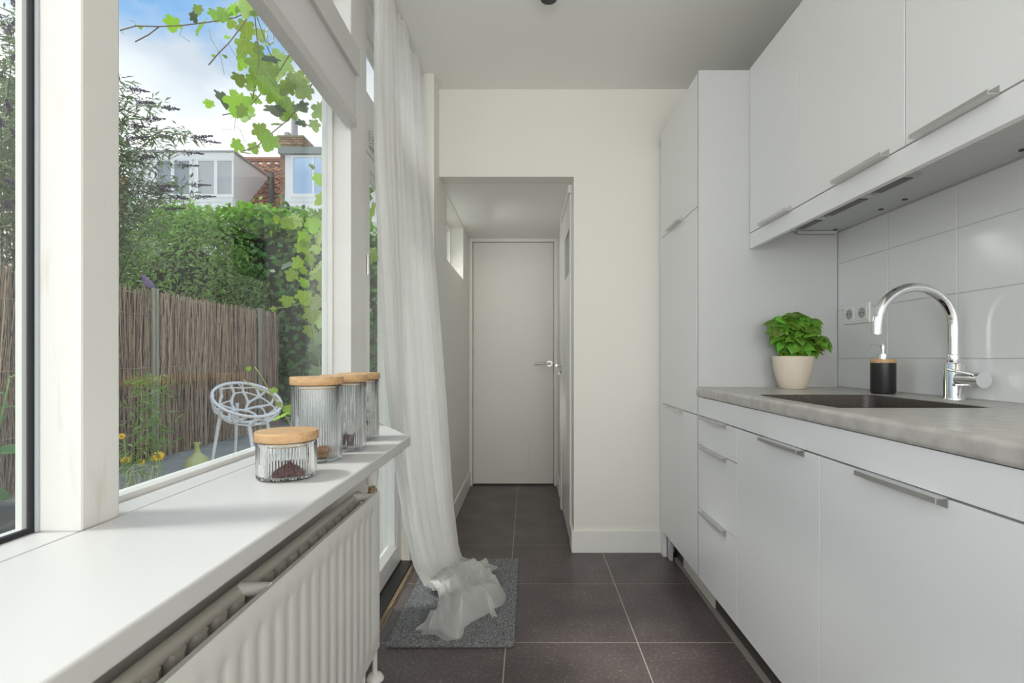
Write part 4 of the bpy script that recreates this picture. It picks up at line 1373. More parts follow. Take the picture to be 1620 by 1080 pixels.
# dark ivy wall
iv = empty('ivy_hedge', (-3.4, 9.0, -0.03), 'dense dark ivy covering the far end of the garden', 'ivy')
cs = [(-4.35, 9.2, 2.75, 0.95, 0.75, 1.05), (-3.5, 9.3, 2.45, 1.0, 0.75, 1.2), (-4.9, 9.3, 2.7, 0.8, 0.7, 1.05), (-3.9, 9.1, 1.4, 1.1, 0.7, 1.2), (-3.0, 9.0, 1.3, 1.1, 0.6, 1.3),
      (-2.0, 9.0, 2.1, 1.2, 0.7, 1.4), (-0.9, 9.0, 1.9, 1.2, 0.7, 1.5), (-3.6, 8.9, 0.5, 1.0, 0.6, 0.8), (-2.2, 8.9, 0.6, 1.2, 0.6, 0.9), (0.4, 9.1, 1.8, 1.2, 0.7, 1.5)]
P = blob_points(22000, cs, 0.72)
soup('foliage', quads(P[:, :3], 0.065, 0.62, P[:, 3:] * 0.9 + np.array([0, -0.3, 0.25]), 0.6, 0.12),
     mat('ivy_leaf', (0.085, 0.21, 0.035), 0.34, vary=('island', 0.5, 0.02), trans=0.22), iv)
dark_core('core_blob', cs, CORE, iv, 0.78)
tv = MB()
for k in range(6): tv.tube([(-4.4 + 0.8 * k, 9.1, -0.03), (-4.3 + 0.8 * k, 9.1, 1.2)], [0.04, 0.02], 6)
tv.build('trunk', BARK, iv, smooth=True)

# light green climber cresting the hedge
cr = empty('climber_crest', (-4.6, 9.0, 3.3), 'bright green climbing leaves cresting the top of the hedge', 'climber')
cs = [(-4.0, 8.9, 3.35, 0.7, 0.5, 0.36), (-4.9, 8.9, 3.45, 0.8, 0.5, 0.34), (-5.7, 8.6, 3.35, 0.8, 0.6, 0.35), (-3.2, 9.0, 3.25, 0.6, 0.5, 0.35)]
P = blob_points(3800, cs, 0.3)
soup('foliage', quads(P[:, :3], 0.06, 0.7, np.array([[0, -0.4, 0.8]]), 0.7, 0.1), mat('crest_leaf', (0.23, 0.43, 0.04), 0.5, vary=('island', 0.35, 0.02), trans=0.35), cr)

# buddleia with dark spikes
bu = empty('butterfly_bush', (-5.0, 5.3, -0.03), 'tall arching butterfly bush with grey-green leaves and dark purple flower spikes', 'bush')
rn = random.Random(21)
br = MB(); lv = []; spikes = []
tips = []
for (tx, ty_, tY) in ((303, 217, 5.9), (262, 170, 5.9), (290, 240, 6.0), (318, 222, 6.1), (280, 262, 5.8), (300, 292, 6.1), (275, 312, 5.8), (232, 190, 5.6), (215, 160, 5.5),
                      (205, 140, 5.5), (250, 215, 6.0), (308, 312, 6.2), (246, 300, 5.7), (222, 250, 5.6), (225, 330, 5.6), (205, 220, 5.4), (212, 300, 5.5), (265, 330, 6.0),
                      (33, 18, 4.5), (12, 50, 4.6), (22, 95, 4.4), (2, 120, 4.6), (30, 140, 4.4), (15, 175, 4.5), (28, 215, 4.5), (5, 250, 4.6), (24, 290, 4.5), (8, 330, 4.5), (30, 360, 4.6), (2, 30, 4.8), (2, 200, 4.3)):
    tips.append(pt(tx, ty_, tY))
while len(tips) < 95:
    a = rn.uniform(0, 2 * PI); e = rn.random() ** 0.5
    tips.append(Vector((-5.1 + 1.35 * e * math.cos(a), 5.25 + 1.25 * e * math.sin(a), 1.7 + 2.2 * math.sqrt(max(0, 1 - e * e)) + rn.uniform(-0.3, 0.2))))
for ti, tip in enumerate(tips):
    b0 = Vector((-5.05 + rn.uniform(-.25, .25), 5.3 + rn.uniform(-.4, .4), 0))
    hgt = max(tip.z + rn.uniform(0.05, 0.3), 1.5)
    c1 = Vector((b0.x + (tip.x - b0.x) * 0.35, b0.y + (tip.y - b0.y) * 0.35, hgt * 1.02))
    pts = []
    for k in range(9):
        t = k / 8
        pts.append(b0 * (1 - t) ** 2 + c1 * 2 * t * (1 - t) + tip * t * t)
    br.tube(pts, [0.012 - 0.0095 * k / 8 for k in range(9)], 4, cap=False)
    for k in range(130):
        t = 0.28 + 0.70 * rn.random() ** 0.8
        p = b0 * (1 - t) ** 2 + c1 * 2 * t * (1 - t) + tip * t * t
        p = p + Vector((rn.gauss(0, .05), rn.gauss(0, .05), rn.gauss(0, .05)))
        d = Vector((rn.gauss(0, 1), rn.gauss(0, 1), rn.gauss(-0.1, 0.6))).normalized()
        L = rn.uniform(0.07, 0.14); wv_ = L * 0.10
        s = d.cross(Vector((rn.gauss(0, 1), rn.gauss(0, 1), 1.5))).normalized() * wv_
        drp = Vector((0, 0, -L * 0.18))
        lv.append((p, p + d * L * 0.45 + s, p + d * L + drp, p + d * L * 0.45 - s))
    if ti < 31 and ti not in (14, 16) or rn.random() < 0.35:
        d = (pts[-1] - pts[-2]).normalized() + Vector((rn.gauss(0, .25), rn.gauss(0, .25), 0.15))
        spikes.append((tip, d.normalized(), rn.uniform(0.14, 0.24)))
br.build('branches', BARK, bu)
soup('foliage', np.array([[list(q) for q in f_] for f_ in lv]), mat('buddleia_leaf', (0.22, 0.28, 0.16), 0.6, vary=('island', 0.45, 0.02), trans=0.25), bu)
SPK = mat('spike_purple', (0.105, 0.07, 0.12), 0.8, vary=('island', 0.6, 0.03))
for k, (tip, d, L) in enumerate(spikes):
    nn = 160
    t = RNG.uniform(0, 1, nn)
    C = np.array(tip)[None] + np.outer(t * L, np.array(d)) + RNG.normal(size=(nn, 3)) * (0.017 * (1.05 - t))[:, None]
    soup('flower_spike', quads(C, 0.0095, 0.8), SPK, bu, kind=None)

# ------------------------------------------------------------------ grape vine: big lobed leaves, each its own part
VL = mat('vine_leaf', (0.24, 0.40, 0.02), 0.45, vary=('object', 0.32, 0.018), trans=0.5)
VLP = mat('vine_leaf_glare', (0.30, 0.42, 0.14), 0.5, vary=('object', 0.25, 0.015), trans=0.5)  # reflection on the window pane put into the leaves' paler colour
VLD = mat('vine_leaf_dark', (0.075, 0.135, 0.045), 0.5, vary=('object', 0.3, 0.015), trans=0.3)
def veins(m, pale):
    """paler main veins radiating from the stalk (object coordinates of the leaf)"""
    n, l = m.node_tree.nodes, m.node_tree.links
    p = n['Principled BSDF']
    src = p.inputs['Base Color'].links[0].from_socket
    tc = n.new('ShaderNodeTexCoord'); sp = n.new('ShaderNodeSeparateXYZ')
    l.new(tc.outputs['Object'], sp.inputs[0])
    def mth(op, a, b=None):
        k = n.new('ShaderNodeMath'); k.operation = op
        for i, v in enumerate((a, b)):
            if v is None: continue
            if isinstance(v, (int, float)): k.inputs[i].default_value = v
            else: l.new(v, k.inputs[i])
        return k.outputs[0]
    yy = mth('ADD', sp.outputs['Y'], 0.30)
    ang = mth('ARCTAN2', sp.outputs['X'], yy)
    rad = mth('SQRT', mth('ADD', mth('MULTIPLY', sp.outputs['X'], sp.outputs['X']), mth('MULTIPLY', yy, yy)))
    d = mth('MULTIPLY', mth('ABSOLUTE', mth('SINE', mth('MULTIPLY', ang, 3.6))), rad)
    f = mth('LESS_THAN', d, 0.055)
    mx = n.new('ShaderNodeMixRGB'); mx.inputs[2].default_value = (*pale, 1)
    l.new(mth('MULTIPLY', f, 0.55), mx.inputs[0]); l.new(src, mx.inputs[1])
    for lk in list(src.links):
        if lk.to_node != mx:
            to = lk.to_socket
            l.new(mx.outputs[0], to)
veins(VL, (0.45, 0.55, 0.12)); veins(VLP, (0.55, 0.62, 0.32)); veins(VLD, (0.16, 0.24, 0.10))
VSTEM = mat('vine_stem', (0.20, 0.15, 0.09), 0.7)
VTEN = mat('vine_tendril', (0.33, 0.36, 0.12), 0.6)
def lobed(seed):
    r_ = random.Random(seed)
    vs, fs = [], []
    N = 60
    ctrl = [(0, 0.50), (12, 0.36), (34, 0.54), (54, 0.58), (71, 0.41), (92, 0.61), (108, 0.63), (127, 0.43), (152, 0.61), (180, 0.73)]
    def rad(deg):
        dg = abs((deg + 180) % 360 - 180)
        dg = 180 - dg                       # 0 at the stalk, 180 at the tip
        dg = 180 - dg
        for (a0, r0), (a1, r1) in zip(ctrl, ctrl[1:]):
            if dg <= a1:
                t = (dg - a0) / (a1 - a0)
                return r0 + (r1 - r0) * (3 * t * t - 2 * t ** 3)
        return ctrl[-1][1]
    cup = r_.uniform(0.05, 0.22); tw = r_.uniform(-0.2, 0.2); fold_ = r_.uniform(-0.05, 0.28)
    def zf(x, y): return -cup * (x * x + y * y) + tw * x * y + fold_ * abs(x) * 0.5 + 0.02 * math.sin(9 * x + 5 * y)
    for ring in (0.5, 1.0):
        for k in range(N):
            dg = 360 * k / N
            rr = rad(dg) * (1 + (0.035 * (1 if k % 2 else -1) if ring == 1.0 else 0)) * r_.uniform(0.97, 1.03) * ring
            a = R(dg) - PI / 2              # stalk at -y
            x, y = rr * math.cos(a), rr * math.sin(a) + 0.1
            vs.append((x, y, zf(x, y)))
    vs.append((0, 0.1, zf(0, .1)))
    c = len(vs) - 1
    for k in range(N):
        k2 = (k + 1) % N
        fs.append((c, k, k2)); fs.append((k, N + k, N + k2, k2))
    return vs, fs
VM = {}
for nm, m_ in (('a', VL), ('p', VLP), ('d', VLD)):
    VM[nm] = []
    for s in range(4):
        me = bpy.data.meshes.new('vine_leaf')
        vs, fs = lobed(s * 7 + 3)
        me.from_pydata(vs, [], fs); me.materials.append(m_)
        me.polygons.foreach_set('use_smooth', [True] * len(me.polygons))
        VM[nm].append(me)
def vine_leaf(parent, px, py, size_px, Y, kind='a', rn=random):
    p = pt(px, py, Y)
    to_cam = (Vector((0, 0, CAM_H)) - p).normalized()
    nrm = to_cam + Vector((rn.gauss(0, .48), rn.gauss(0, .48), rn.gauss(0.1, .48)))
    if kind == 'd' or rn.random() < 0.12: nrm += Vector((rn.choice((-1, 1)) * 0.7, 0, 0.9))
    dn = Vector((rn.gauss(0, .5), rn.gauss(0, .3), -1))
    dn = (dn - nrm * dn.dot(nrm) / nrm.length_squared).normalized()
    sc = size_px * Y / 800 / 1.2 * (to_cam.length)
    return inst('leaf', rn.choice(VM[kind]), p, parent, leaf_rot(dn, nrm), sc)

gv = empty('grape_vine', (-1.15, 1.95, 2.1), 'grape vine hanging above the main window with backlit green leaves', 'vine')
rn = random.Random(8)
stems = [((190, 48, 1.75), (215, 41, 1.75), (252, 42, 1.8), (290, 40, 1.8), (330, 35, 1.85), (372, 28, 1.9), (402, 14, 1.95), (440, -30, 2.0)),
         ((330, 103, 1.8), (345, 85, 1.8), (362, 68, 1.85), (376, 50, 1.9), (402, 14, 1.95)),
         ((352, 182, 1.9), (375, 177, 1.9), (398, 165, 1.92), (420, 140, 1.95), (443, 111, 1.95), (480, 50, 2.0)),
         ((405, 233, 1.95), (428, 212, 1.95), (455, 190, 2.0), (468, 175, 2.0), (490, 140, 2.0), (530, 60, 2.05)),
         ((252, 42, 1.8), (235, 55, 1.8), (214, 66, 1.8)), ((384, 239, 1.92), (405, 233, 1.95)), ((398, 165, 1.92), (410, 97, 1.9), (402, 14, 1.95)),
         ((443, 111, 1.95), (425, 80, 1.95), (402, 14, 1.95))]
sm_ = MB()
for s in stems: sm_.tube([pt(*q) for q in s], 0.0021, 6)
sm_.build('stems', VSTEM, gv, smooth=True)
tn = MB()
for s in (((290, 40, 1.8), (284, 55, 1.8), (300, 66, 1.8)), ((331, 45, 1.82), (333, 60, 1.82), (348, 85, 1.82), (355, 118, 1.82)), ((362, 70, 1.85), (375, 92, 1.85), (380, 110, 1.85)),
          ((373, 177, 1.9), (371, 206, 1.9), (352, 204, 1.9)), ((388, 225, 1.92), (380, 205, 1.92), (371, 200, 1.92)), ((425, 222, 1.95), (438, 232, 1.95), (424, 240, 1.95)), ((440, 166, 1.95), (447, 155, 1.95), (443, 175, 1.95)),
          ((190, 48, 1.75), (196, 54, 1.75)), ((205, 32, 1.75), (213, 34, 1.75), (215, 41, 1.75))):
    tn.tube([pt(*q) for q in s], 0.0009, 5)
tn.build('tendrils', VTEN, gv, smooth=True)
L1 = [(273, 33, 22), (313, 12, 14), (305, 24, 16, 'd'), (319, 38, 30), (340, 20, 20), (354, 18, 26), (367, 35, 15), (360, 58, 9), (387, 10, 38, 'p'), (390, 42, 28), (388, 70, 30), (385, 95, 24),
      (410, 100, 36), (421, 112, 36), (378, 122, 22), (380, 160, 40), (391, 180, 26), (401, 155, 18), (331, 162, 15), (350, 152, 27, 'd'), (431, 143, 34), (433, 170, 30, 'd'), (458, 169, 34), (474, 167, 24, 'd'),
      (480, 195, 17, 'd'), (411, 204, 28), (428, 220, 28), (436, 196, 17), (386, 242, 30), (372, 228, 20), (400, 231, 17), (413, 52, 18, 'p'), (422, 70, 18, 'p'), (445, 94, 36, 'p'), (470, 124, 32, 'p'),
      (484, 140, 28, 'p'), (508, 172, 32, 'p'), (457, 135, 26), (430, 20, 30, 'p'), (410, 12, 34, 'p'), (455, 55, 28, 'p'), (404, 75, 22), (222, 42, 6), (337, 88, 7), (355, 88, 8), (432, 92, 26, 'd'), (398, 125, 22), (416, 128, 26),
      (446, 118, 22), (372, 14, 20), (497, 195, 18, 'p'), (393, 140, 18, 'p'), (384, 172, 20)]
for l_ in L1:
    vine_leaf(gv, l_[0], l_[1], l_[2] * 1.12, rn.uniform(1.78, 2.05), l_[3] if len(l_) > 3 else 'a', rn)

gv2 = empty('grape_vine', (-1.1, 2.5, 1.2), 'grape vine climbing down beside the far end of the main window', 'vine')
sm_ = MB()
for s in (((540, 180, 2.5), (515, 300, 2.5), (500, 380, 2.5), (485, 470, 2.5), (500, 540, 2.5), (512, 620, 2.55)), ((425, 489, 2.2), (450, 486, 2.25), (475, 480, 2.35), (490, 470, 2.5)),
          ((403, 580, 2.0), (415, 597, 2.0), (433, 630, 2.0), (446, 645, 2.0), (458, 668, 2.0)), ((384, 600, 2.0), (405, 614, 2.0), (425, 622, 2.0), (440, 632, 2.0)),
          ((410, 320, 2.4), (440, 345, 2.4), (475, 350, 2.45), (505, 365, 2.5)), ((458, 668, 2.0), (475, 700, 2.0), (490, 760, 2.0))):
    sm_.tube([pt(*q) for q in s], 0.0019, 6)
sm_.build('stems', VTEN, gv2, smooth=True)
L2 = [(493, 262, 10), (505, 280, 20), (510, 312, 22), (513, 335, 16), (437, 345, 11), (468, 347, 24, 'p'), (483, 373, 24), (477, 388, 24), (500, 392, 18, 'p'), (490, 407, 20), (473, 413, 20), (458, 417, 22, 'd'),
      (463, 432, 20), (480, 425, 20), (481, 445, 18), (455, 473, 21), (482, 467, 27), (493, 493, 28), (490, 520, 22), (508, 502, 26, 'p'), (433, 487, 9), (510, 530, 26, 'd'), (513, 352, 24), (510, 370, 26, 'p'),
      (513, 413, 28, 'p'), (510, 452, 30, 'p'), (452, 350, 20), (495, 352, 24), (500, 430, 26), (505, 475, 26, 'p'), (498, 550, 26, 'd'), (505, 585, 30, 'd'), (434, 616, 12), (447, 657, 24), (393, 582, 8), (455, 645, 15),
      (441, 638, 9), (515, 245, 16), (525, 380, 30, 'p'), (525, 450, 30), (525, 330, 26), (530, 520, 30, 'd'), (412, 312, 7), (545, 300, 34), (555, 420, 34), (560, 350, 34), (550, 500, 30), (575, 300, 34), (590, 330, 34), (585, 400, 30)]
for l_ in L2:
    vine_leaf(gv2, l_[0], l_[1], l_[2] * 1.1, rn.uniform(1.95, 2.1) if (l_[1] > 560 and l_[0] < 470) else rn.uniform(2.3, 2.6), l_[3] if len(l_) > 3 else 'a', rn)

# ------------------------------------------------------------------ sunflowers and grasses close under the window
sf = empty('sunflower_plant', (-1.75, 2.25, -0.03), 'small yellow sunflowers with feathery green stems outside the main window', 'flower')
SGR = mat('sunflower_green', (0.16, 0.27, 0.07), 0.6, vary=('object', 0.3, 0.02), trans=0.25)
YEL = mat('sunflower_yellow', (0.80, 0.50, 0.02), 0.6, trans=0.3)
stg = MB()
FL = [(250, 722, 2.2, 15), (223, 731, 2.2, 10), (199, 728, 2.15, 11), (192, 690, 2.15, 9)]
for (a_, b_, Y, s) in FL:
    h_ = pt(a_, b_, Y)
    stg.tube([(h_.x + 0.03, h_.y + 0.05, -0.03), (h_.x + 0.02, h_.y + 0.03, h_.z * 0.6), h_ + Vector((0, 0.012, -0.004))], [0.004, 0.0035, 0.002], 6)
stg.tube([pt(247, 800, 2.3), pt(244, 700, 2.3), pt(238, 590, 2.3)], [0.004, 0.003, 0.0015], 6)
stg.build('stems', SGR, sf, smooth=True)
petal_me = bpy.data.meshes.new('petal')
vs, fs = ovate(1.0, 0.17, 0.05, 0.15, 5)
petal_me.from_pydata(vs, [], fs); petal_me.materials.append(YEL)
for (a_, b_, Y, s) in FL:
    h_ = pt(a_, b_, Y); rad_ = s * Y / 800 * 0.68
    fc = (Vector((0, 0, CAM_H)) - h_).normalized() + Vector((-0.3, 0.1, 0.5)); fc.normalize()
    u_ = fc.cross(Vector((0, 0, 1))).normalized(); w_ = u_.cross(fc)
    fh = MB().tube([h_ - fc * 0.004, h_ + fc * 0.004], [rad_ * 0.36, rad_ * 0.30], 14).build('flower_head', mat('sunflower_eye', (0.42, 0.22, 0.02), 0.9), sf)
    for k in range(13):
        a = 2 * PI * k / 13
        d = u_ * math.cos(a) + w_ * math.sin(a)
        inst('petal', petal_me, h_ + d * rad_ * 0.25, fh, leaf_rot(d + fc * 0.1, fc), rad_ * 0.8)
# feathery leaves
Cs = []
for k in range(330):
    t = rnd.random()
    q = pt(228 + 24 * rnd.random() - 12 * (1 - t), 590 + 120 * t, 2.3)
    Cs.append(q + Vector((rnd.gauss(0, .04 + 0.03 * t), rnd.gauss(0, .04), rnd.gauss(0, .012))))
for k in range(160):
    q = pt(190 + rnd.random() * 50, 715 + 45 * rnd.random(), 2.15)
    Cs.append(q + Vector((rnd.gauss(0, .02), rnd.gauss(0, .03), rnd.gauss(0, .02))))
soup('feathery_leaves', quads(np.array([list(c_) for c_ in Cs]), 0.022, 0.16, np.array([[0.2, -0.5, 0.6]]), 0.9, 0.1), SGR, sf)
gs = MB()
for k in range(46):
    q = pt(rnd.uniform(188, 262), rnd.uniform(735, 785), 2.0)
    b0 = Vector((q.x + rnd.gauss(0, .05), q.y + rnd.gauss(0, .05), -0.03))
    gs.tube([b0, Vector((b0.x + (q.x - b0.x) * .4, b0.y + (q.y - b0.y) * .4, q.z * 0.7)), q, q + Vector((rnd.gauss(0, .05), rnd.gauss(0, .04), rnd.uniform(-.05, .02)))], [0.0016, 0.0013, 0.001, 0.0006], 4)
o = gs.build('dry_grass', mat('dry_grass', (0.42, 0.40, 0.28), 0.8, vary=('island', 0.3, 0.02)))
tag(o, 'tuft of thin dry grass below the sunflowers, outside the main window', 'grass', kind='stuff')

# leafy plant and dark planter outside the near window
pb = MB()
pb.box(-2.75, -1.80, 1.55, 2.05, -0.03, 0.50)
po = pb.build('planter_box', mat('planter_dark', (0.035, 0.037, 0.04), 0.6, noise=(12, (0.09, 0.09, 0.09), 0.45, 0.75)), bevel=0.01)
tag(po, 'dark grey planter box outside the near window', 'planter')
lp = empty('leafy_plant', (-2.05, 1.8, 0.5), 'broad-leaved green plant growing in the dark planter, outside the near window', 'plant')
LPM = mat('broad_leaf', (0.10, 0.24, 0.05), 0.4, vary=('object', 0.35, 0.02), trans=0.3)
lme = []
for v_ in range(2):
    me = bpy.data.meshes.new('broad_leaf')
    vs, fs = ovate(1.0, (0.30, 0.25)[v_], 0.1, (0.35, 0.6)[v_])
    me.from_pydata(vs, [], fs); me.materials.append(LPM); me.polygons.foreach_set('use_smooth', [True] * len(me.polygons))
    lme.append(me)
ls = MB()
for k in range(9):
    b0 = Vector((-2.25 + rnd.uniform(-.35, .22), 1.8 + rnd.uniform(-.15, .15), 0.49))
    top = b0 + Vector((rnd.gauss(0, .10), rnd.gauss(0, .08), rnd.uniform(0.40, 0.78)))
    ls.tube([b0, b0.lerp(top, .5) + Vector((0.02, 0, 0)), top], [0.006, 0.005, 0.003], 6)
    for q in range(9):
        t = 0.12 + 0.86 * q / 8
        p = b0.lerp(top, t); a = q * 2.4 + k
        d = Vector((math.cos(a), math.sin(a), rnd.uniform(-.1, .5)))
        inst('leaf', rnd.choice(lme), p, lp, leaf_rot(d, Vector((0, -0.3, 1))), rnd.uniform(0.10, 0.17))
for k in range(14):
    p = Vector((rnd.uniform(-2.5, -1.85), 1.53, rnd.uniform(0.05, 0.52)))
    d = Vector((rnd.gauss(0, .5), -0.8, rnd.uniform(-.6, .2)))
    inst('leaf', rnd.choice(lme), p, lp, leaf_rot(d, Vector((0, -0.6, 1))), rnd.uniform(0.08, 0.13))
ls.build('stems', STEMG, lp, smooth=True)

# ------------------------------------------------------------------ houses behind the garden
HW = mat('house_white', (0.90, 0.89, 0.87), 0.7)
HCHK = mat('house_cheek', (0.84, 0.82, 0.77), 0.8)
HFR = mat('house_frame', (0.92, 0.92, 0.91), 0.5)
HGL = mat('house_glass', (0.34, 0.37, 0.41), 0.1)
HCU = mat('house_curtain', (0.55, 0.55, 0.55), 0.25)
ROOFT = mat('clay_roof_tile', (0.36, 0.135, 0.075), 0.75, vary=('island', 0.35, 0.015))
BRICKM = mat('chimney_brick', (0.34, 0.19, 0.11), 0.85, vary=('island', 0.3, 0.02))
HY = 16.0
h1 = empty('white_house', (-9.5, 18, -0.03), 'white house with a flat-roofed dormer of four panes and a red tiled roof', 'house')
def HX(px, Y=HY): return (px - 834) * Y / 800
def HZ(py, Y=HY): return CAM_H - (py - 566) * Y / 800
# body below the roof
MB().box(-14.4, -1.5, 15.75, 21.0, -0.03, 5.3).build('wall', HW, h1)
# tiled roof: 45 degrees, pantile rows
rf = MB()
rows_, colw, rowh = 14, 0.30, 0.34
x_l, x_r = -11.2, -6.0
vs, fs = [], []
nr_ = 13
for r_ in range(nr_):
    y0 = 15.95 + r_ * rowh * 0.7071 * 1.0; z0 = 5.28 + r_ * rowh * 0.7071
    nx = int((x_r - x_l) / colw)
    for c_ in range(nx):
        xa = x_l + c_ * colw
        o_ = len(vs)
        for k in range(6):
            u = k / 5
            wv_ = 0.045 * math.sin(2 * PI * u) + 0.01
            for (t, lift) in ((0, 0.045), (1.12, 0.0)):
                s_ = t * rowh * 0.7071
                vs.append((xa + u * colw * 1.04, y0 + s_ - (wv_ + lift) * 0.707, z0 + s_ + (wv_ + lift) * 0.707))
        for k in range(5):
            fs.append((o_ + 2 * k, o_ + 2 * k + 2, o_ + 2 * k + 3, o_ + 2 * k + 1))
tag(rf.add(vs, fs).build('roof_tiles', ROOFT, h1), kind='stuff')
MB().prism([(15.95, 5.2), (19.2, 8.45), (22.4, 5.2)], 0, -14.4, -1.5).build('roof', mat('roof_dark', (0.20, 0.085, 0.05), 0.85), h1)
MB().tube([(x_l, 19.15, 8.58), (x_r, 19.15, 8.58)], 0.11, 8).build('ridge', mat('ridge_clay', (0.33, 0.13, 0.08), 0.8), h1)
# dormer
dx0, dx1 = HX(203), HX(369)
zt_, zb_ = HZ(242), 5.3
dm_ = MB().prism([(HY, 5.35), (HY + 3.2, 5.35), (HY + 3.2, zt_), (HY, zt_)], 0, dx0, dx1).build('dormer_wall', HW, h1)
MB().box(dx1 + 0.001, dx1 + 0.03, HY + 0.05, HY + 3.1, 5.35, zt_ - 0.02).build('dormer_cheek', HCHK, h1)
MB().box(dx0 - 0.1, dx1 + 0.10, HY - 0.10, HY + 3.3, zt_, zt_ + 0.045).build('dormer_roof', mat('roof_edge_grey', (0.36, 0.37, 0.38), 0.6), h1)
MB().box(dx0 - 0.05, dx1 + 0.05, HY - 0.06, HY, zt_ - 0.22, zt_ - 0.002).build('fascia', HFR, h1)
wz0_, wz1_ = HZ(308), HZ(255)
frm = MB()
panes = [(250, 272), (277, 301), (315, 340), (345, 368)]
for (a_, b_) in ((246, 305), (310, 371)):
    x0, x1 = HX(a_), HX(b_)
    f_ = MB()
    f_.box(x0, x1, HY - 0.05, HY, wz0_ - 0.10, wz0_).box(x0, x1, HY - 0.05, HY, wz1_, wz1_ + 0.08)
    cols_ = [p for p in panes if a_ < p[0] < b_]
    f_.box(x0, HX(cols_[0][0]), HY - 0.05, HY, wz0_, wz1_).box(HX(cols_[0][1]), HX(cols_[1][0]), HY - 0.05, HY, wz0_, wz1_).box(HX(cols_[1][1]), max(x1, HX(cols_[1][1]) + 0.04), HY - 0.05, HY, wz0_, wz1_)
    wo_ = f_.build('window', HFR, h1)
    for p in cols_:
        MB().box(HX(p[0]), HX(p[1]), HY - 0.02, HY - 0.004, wz0_, wz1_).build('pane', HCU if a_ > 300 else HGL, wo_)
for k in range(4):
    MB().box(dx0, dx1, HY - 0.025, HY, 5.40 + k * 0.20, 5.585 + k * 0.20).build('board', HFR, h1)
MB().tube([(HX(382, 17.2), 17.2, 7.35), (HX(392, 16.6), 16.55, 5.9)], 0.035, 6).build('lead_flashing', mat('lead_grey', (0.30, 0.31, 0.32), 0.6), h1)
# second dormer, with the big reflecting window
ex0, ex1 = HX(451), HX(600)
MB().box(ex0, ex1, HY, HY + 3.2, 5.35, HZ(244)).build('dormer_wall', HW, h1)
MB().box(HX(443), ex1 + 0.1, HY - 0.14, HY + 3.3, HZ(245), HZ(235)).build('dormer_roof', mat('green_grey_fascia', (0.24, 0.28, 0.26), 0.6), h1)
f_ = MB()
x0, x1 = HX(461), HX(540)
wz0_, wz1_ = HZ(307), HZ(250)
ps_ = [(465, 495), (498, 536)]
f_.box(x0, x1, HY - 0.05, HY, wz0_ - 0.10, wz0_).box(x0, x1, HY - 0.05, HY, wz1_, wz1_ + 0.07)
f_.box(x0, HX(465), HY - 0.05, HY, wz0_, wz1_).box(HX(495), HX(498), HY - 0.05, HY, wz0_, wz1_).box(HX(536), x1, HY - 0.05, HY, wz0_, wz1_)
wo_ = f_.build('window', HFR, h1)
for p in ps_:
    MB().box(HX(p[0]), HX(p[1]), HY - 0.02, HY - 0.004, wz0_, wz1_).build('pane', mat('sky_tint_glass', (0.50, 0.66, 0.86), 0.03, metal=1.0), wo_)  # blue of the reflected sky put into the pane's colour
for k in range(4):
    MB().box(ex0, ex1, HY - 0.025, HY, 5.40 + k * 0.20, 5.585 + k * 0.20).build('board', HFR, h1)
# chimney: real brick courses, joined (each a couple of pixels)
chm = MB()
cx0, cx1, cy0, cy1 = HX(443, 16.4), HX(478, 16.4), 16.4, 17.1
z = 5.9; crs = 0
while z < 8.22:
    out = 0.05 if z > 7.95 else 0
    off = 0.11 if crs % 2 else 0
    x = cx0 - out
    while x < cx1 + out - 0.01:
        xe = min(x + (0.21 if x > cx0 - out else 0.21 - off), cx1 + out)
        chm.box(x + 0.006, xe - 0.006, cy0 - out, cy0 - out + 0.11, z + 0.006, z + 0.074); x = xe
    yv = cy0 - out + 0.11
    while yv < cy1:
        chm.box(cx1 + out - 0.11, cx1 + out, yv + 0.006, yv + 0.2, z + 0.006, z + 0.074)
        chm.box(cx0 - out, cx0 - out + 0.11, yv + 0.006, yv + 0.2, z + 0.006, z + 0.074); yv += 0.212
    z += 0.08; crs += 1
ck_ = MB().box(cx0 + 0.012, cx1 - 0.012, cy0 + 0.012, cy1, 5.3, 8.21).build('chimney', mat('mortar', (0.40, 0.36, 0.31), 0.9), h1)
tag(chm.build('bricks', BRICKM, ck_), kind='stuff')
MB().box(cx0 - 0.07, cx1 + 0.07, cy0 - 0.07, cy1 + 0.05, 8.22, 8.27).build('cap_slab', mat('moss_stone', (0.30, 0.29, 0.16), 0.9), ck_)
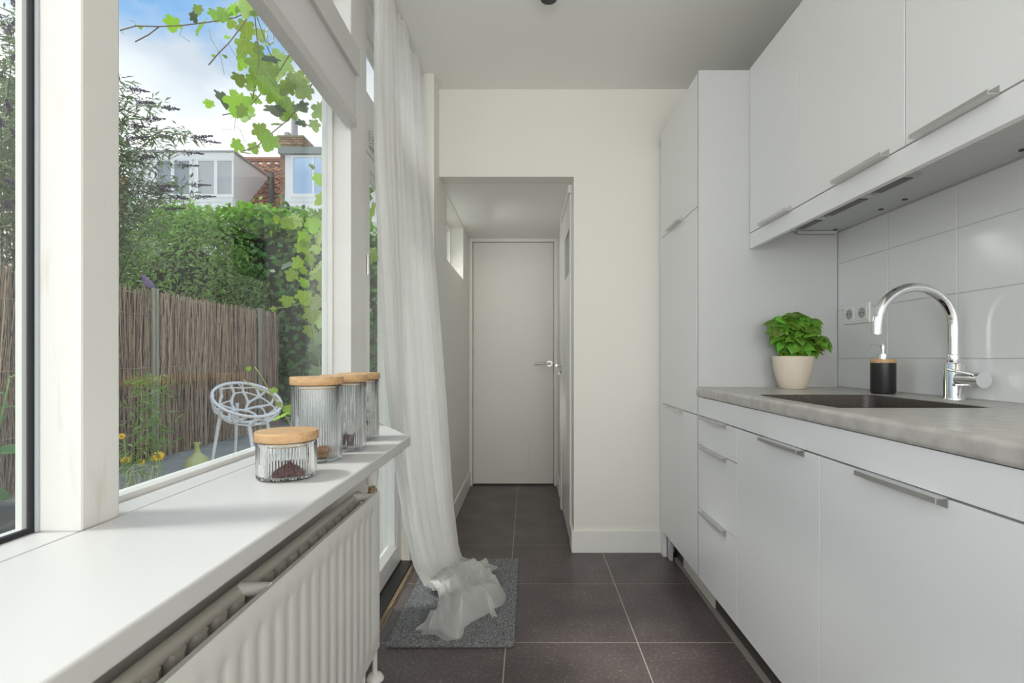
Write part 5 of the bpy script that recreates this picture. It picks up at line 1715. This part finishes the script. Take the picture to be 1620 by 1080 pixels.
MB().tube([(HX(455, 16.7), 16.7, 8.26), (HX(455, 16.7), 16.7, 8.50)], [0.13, 0.10], 10).build('chimney_pot', mat('pot_grey', (0.42, 0.41, 0.38), 0.8), ck_)
MB().tube([(HX(466, 16.7), 16.7, 8.26), (HX(466, 16.7), 16.7, 9.0)], 0.10, 10).build('flue_pipe', mat('flue_grey', (0.45, 0.42, 0.44), 0.5), ck_)
vpx = HX(430, 16.9)
MB().tube([(vpx, 16.9, 6.2), (vpx, 16.9, 6.95), (vpx, 16.9, 7.05), (vpx, 16.9, 7.28)], [0.085, 0.085, 0.07, 0.06], 10).build('vent_pipe', mat('vent_dark', (0.09, 0.09, 0.09), 0.6), h1, smooth='auto')

h2 = empty('red_roofed_house', (-16.5, 22, -0.03), 'distant house with an orange-red roof, half hidden by the butterfly bush', 'house')
X0, X1 = (190 - 834) * 20 / 800, (241 - 834) * 20 / 800
MB().box(X0 - 3, X1, 20.2, 24, -0.03, 6.2).build('wall', mat('house_brown_wall', (0.36, 0.22, 0.16), 0.8), h2)
MB().prism([(20.0, 6.1), (22.1, 9.0), (24.2, 6.1)], 0, X0 - 3.2, X1 + 0.1).build('roof', mat('orange_roof', (0.52, 0.14, 0.055), 0.7), h2)
# garden backdrop: tall trees far left and right so that the horizon is closed
for k, (x, y, r_, hh_) in enumerate(((-14, 10, 1.6, 2.2), (-12, 3.5, 1.5, 2.0), (3.0, 12, 1.6, 2.6))):
    t_ = empty('garden_tree', (x, y, -0.03), ('dark green tree far behind the willow fence', 'dark green tree beyond the fence, outside the near window', 'dark green tree behind the ivy, beyond the garden door')[k], 'tree')
    cs = [(x, y, hh_, r_, r_, r_ * 1.2)]
    P = blob_points(2500, cs, 0.6)
    soup('foliage', quads(P[:, :3], 0.09, 0.5, P[:, 3:] * 0.8, 0.8, 0.1), MATS['ivy_leaf'], t_)
    dark_core('core_blob', cs, CORE, t_, 0.7)
    MB().tube([(x, y, -0.03), (x, y, hh_)], [0.12, 0.06], 8).build('trunk', BARK, t_, smooth=True)
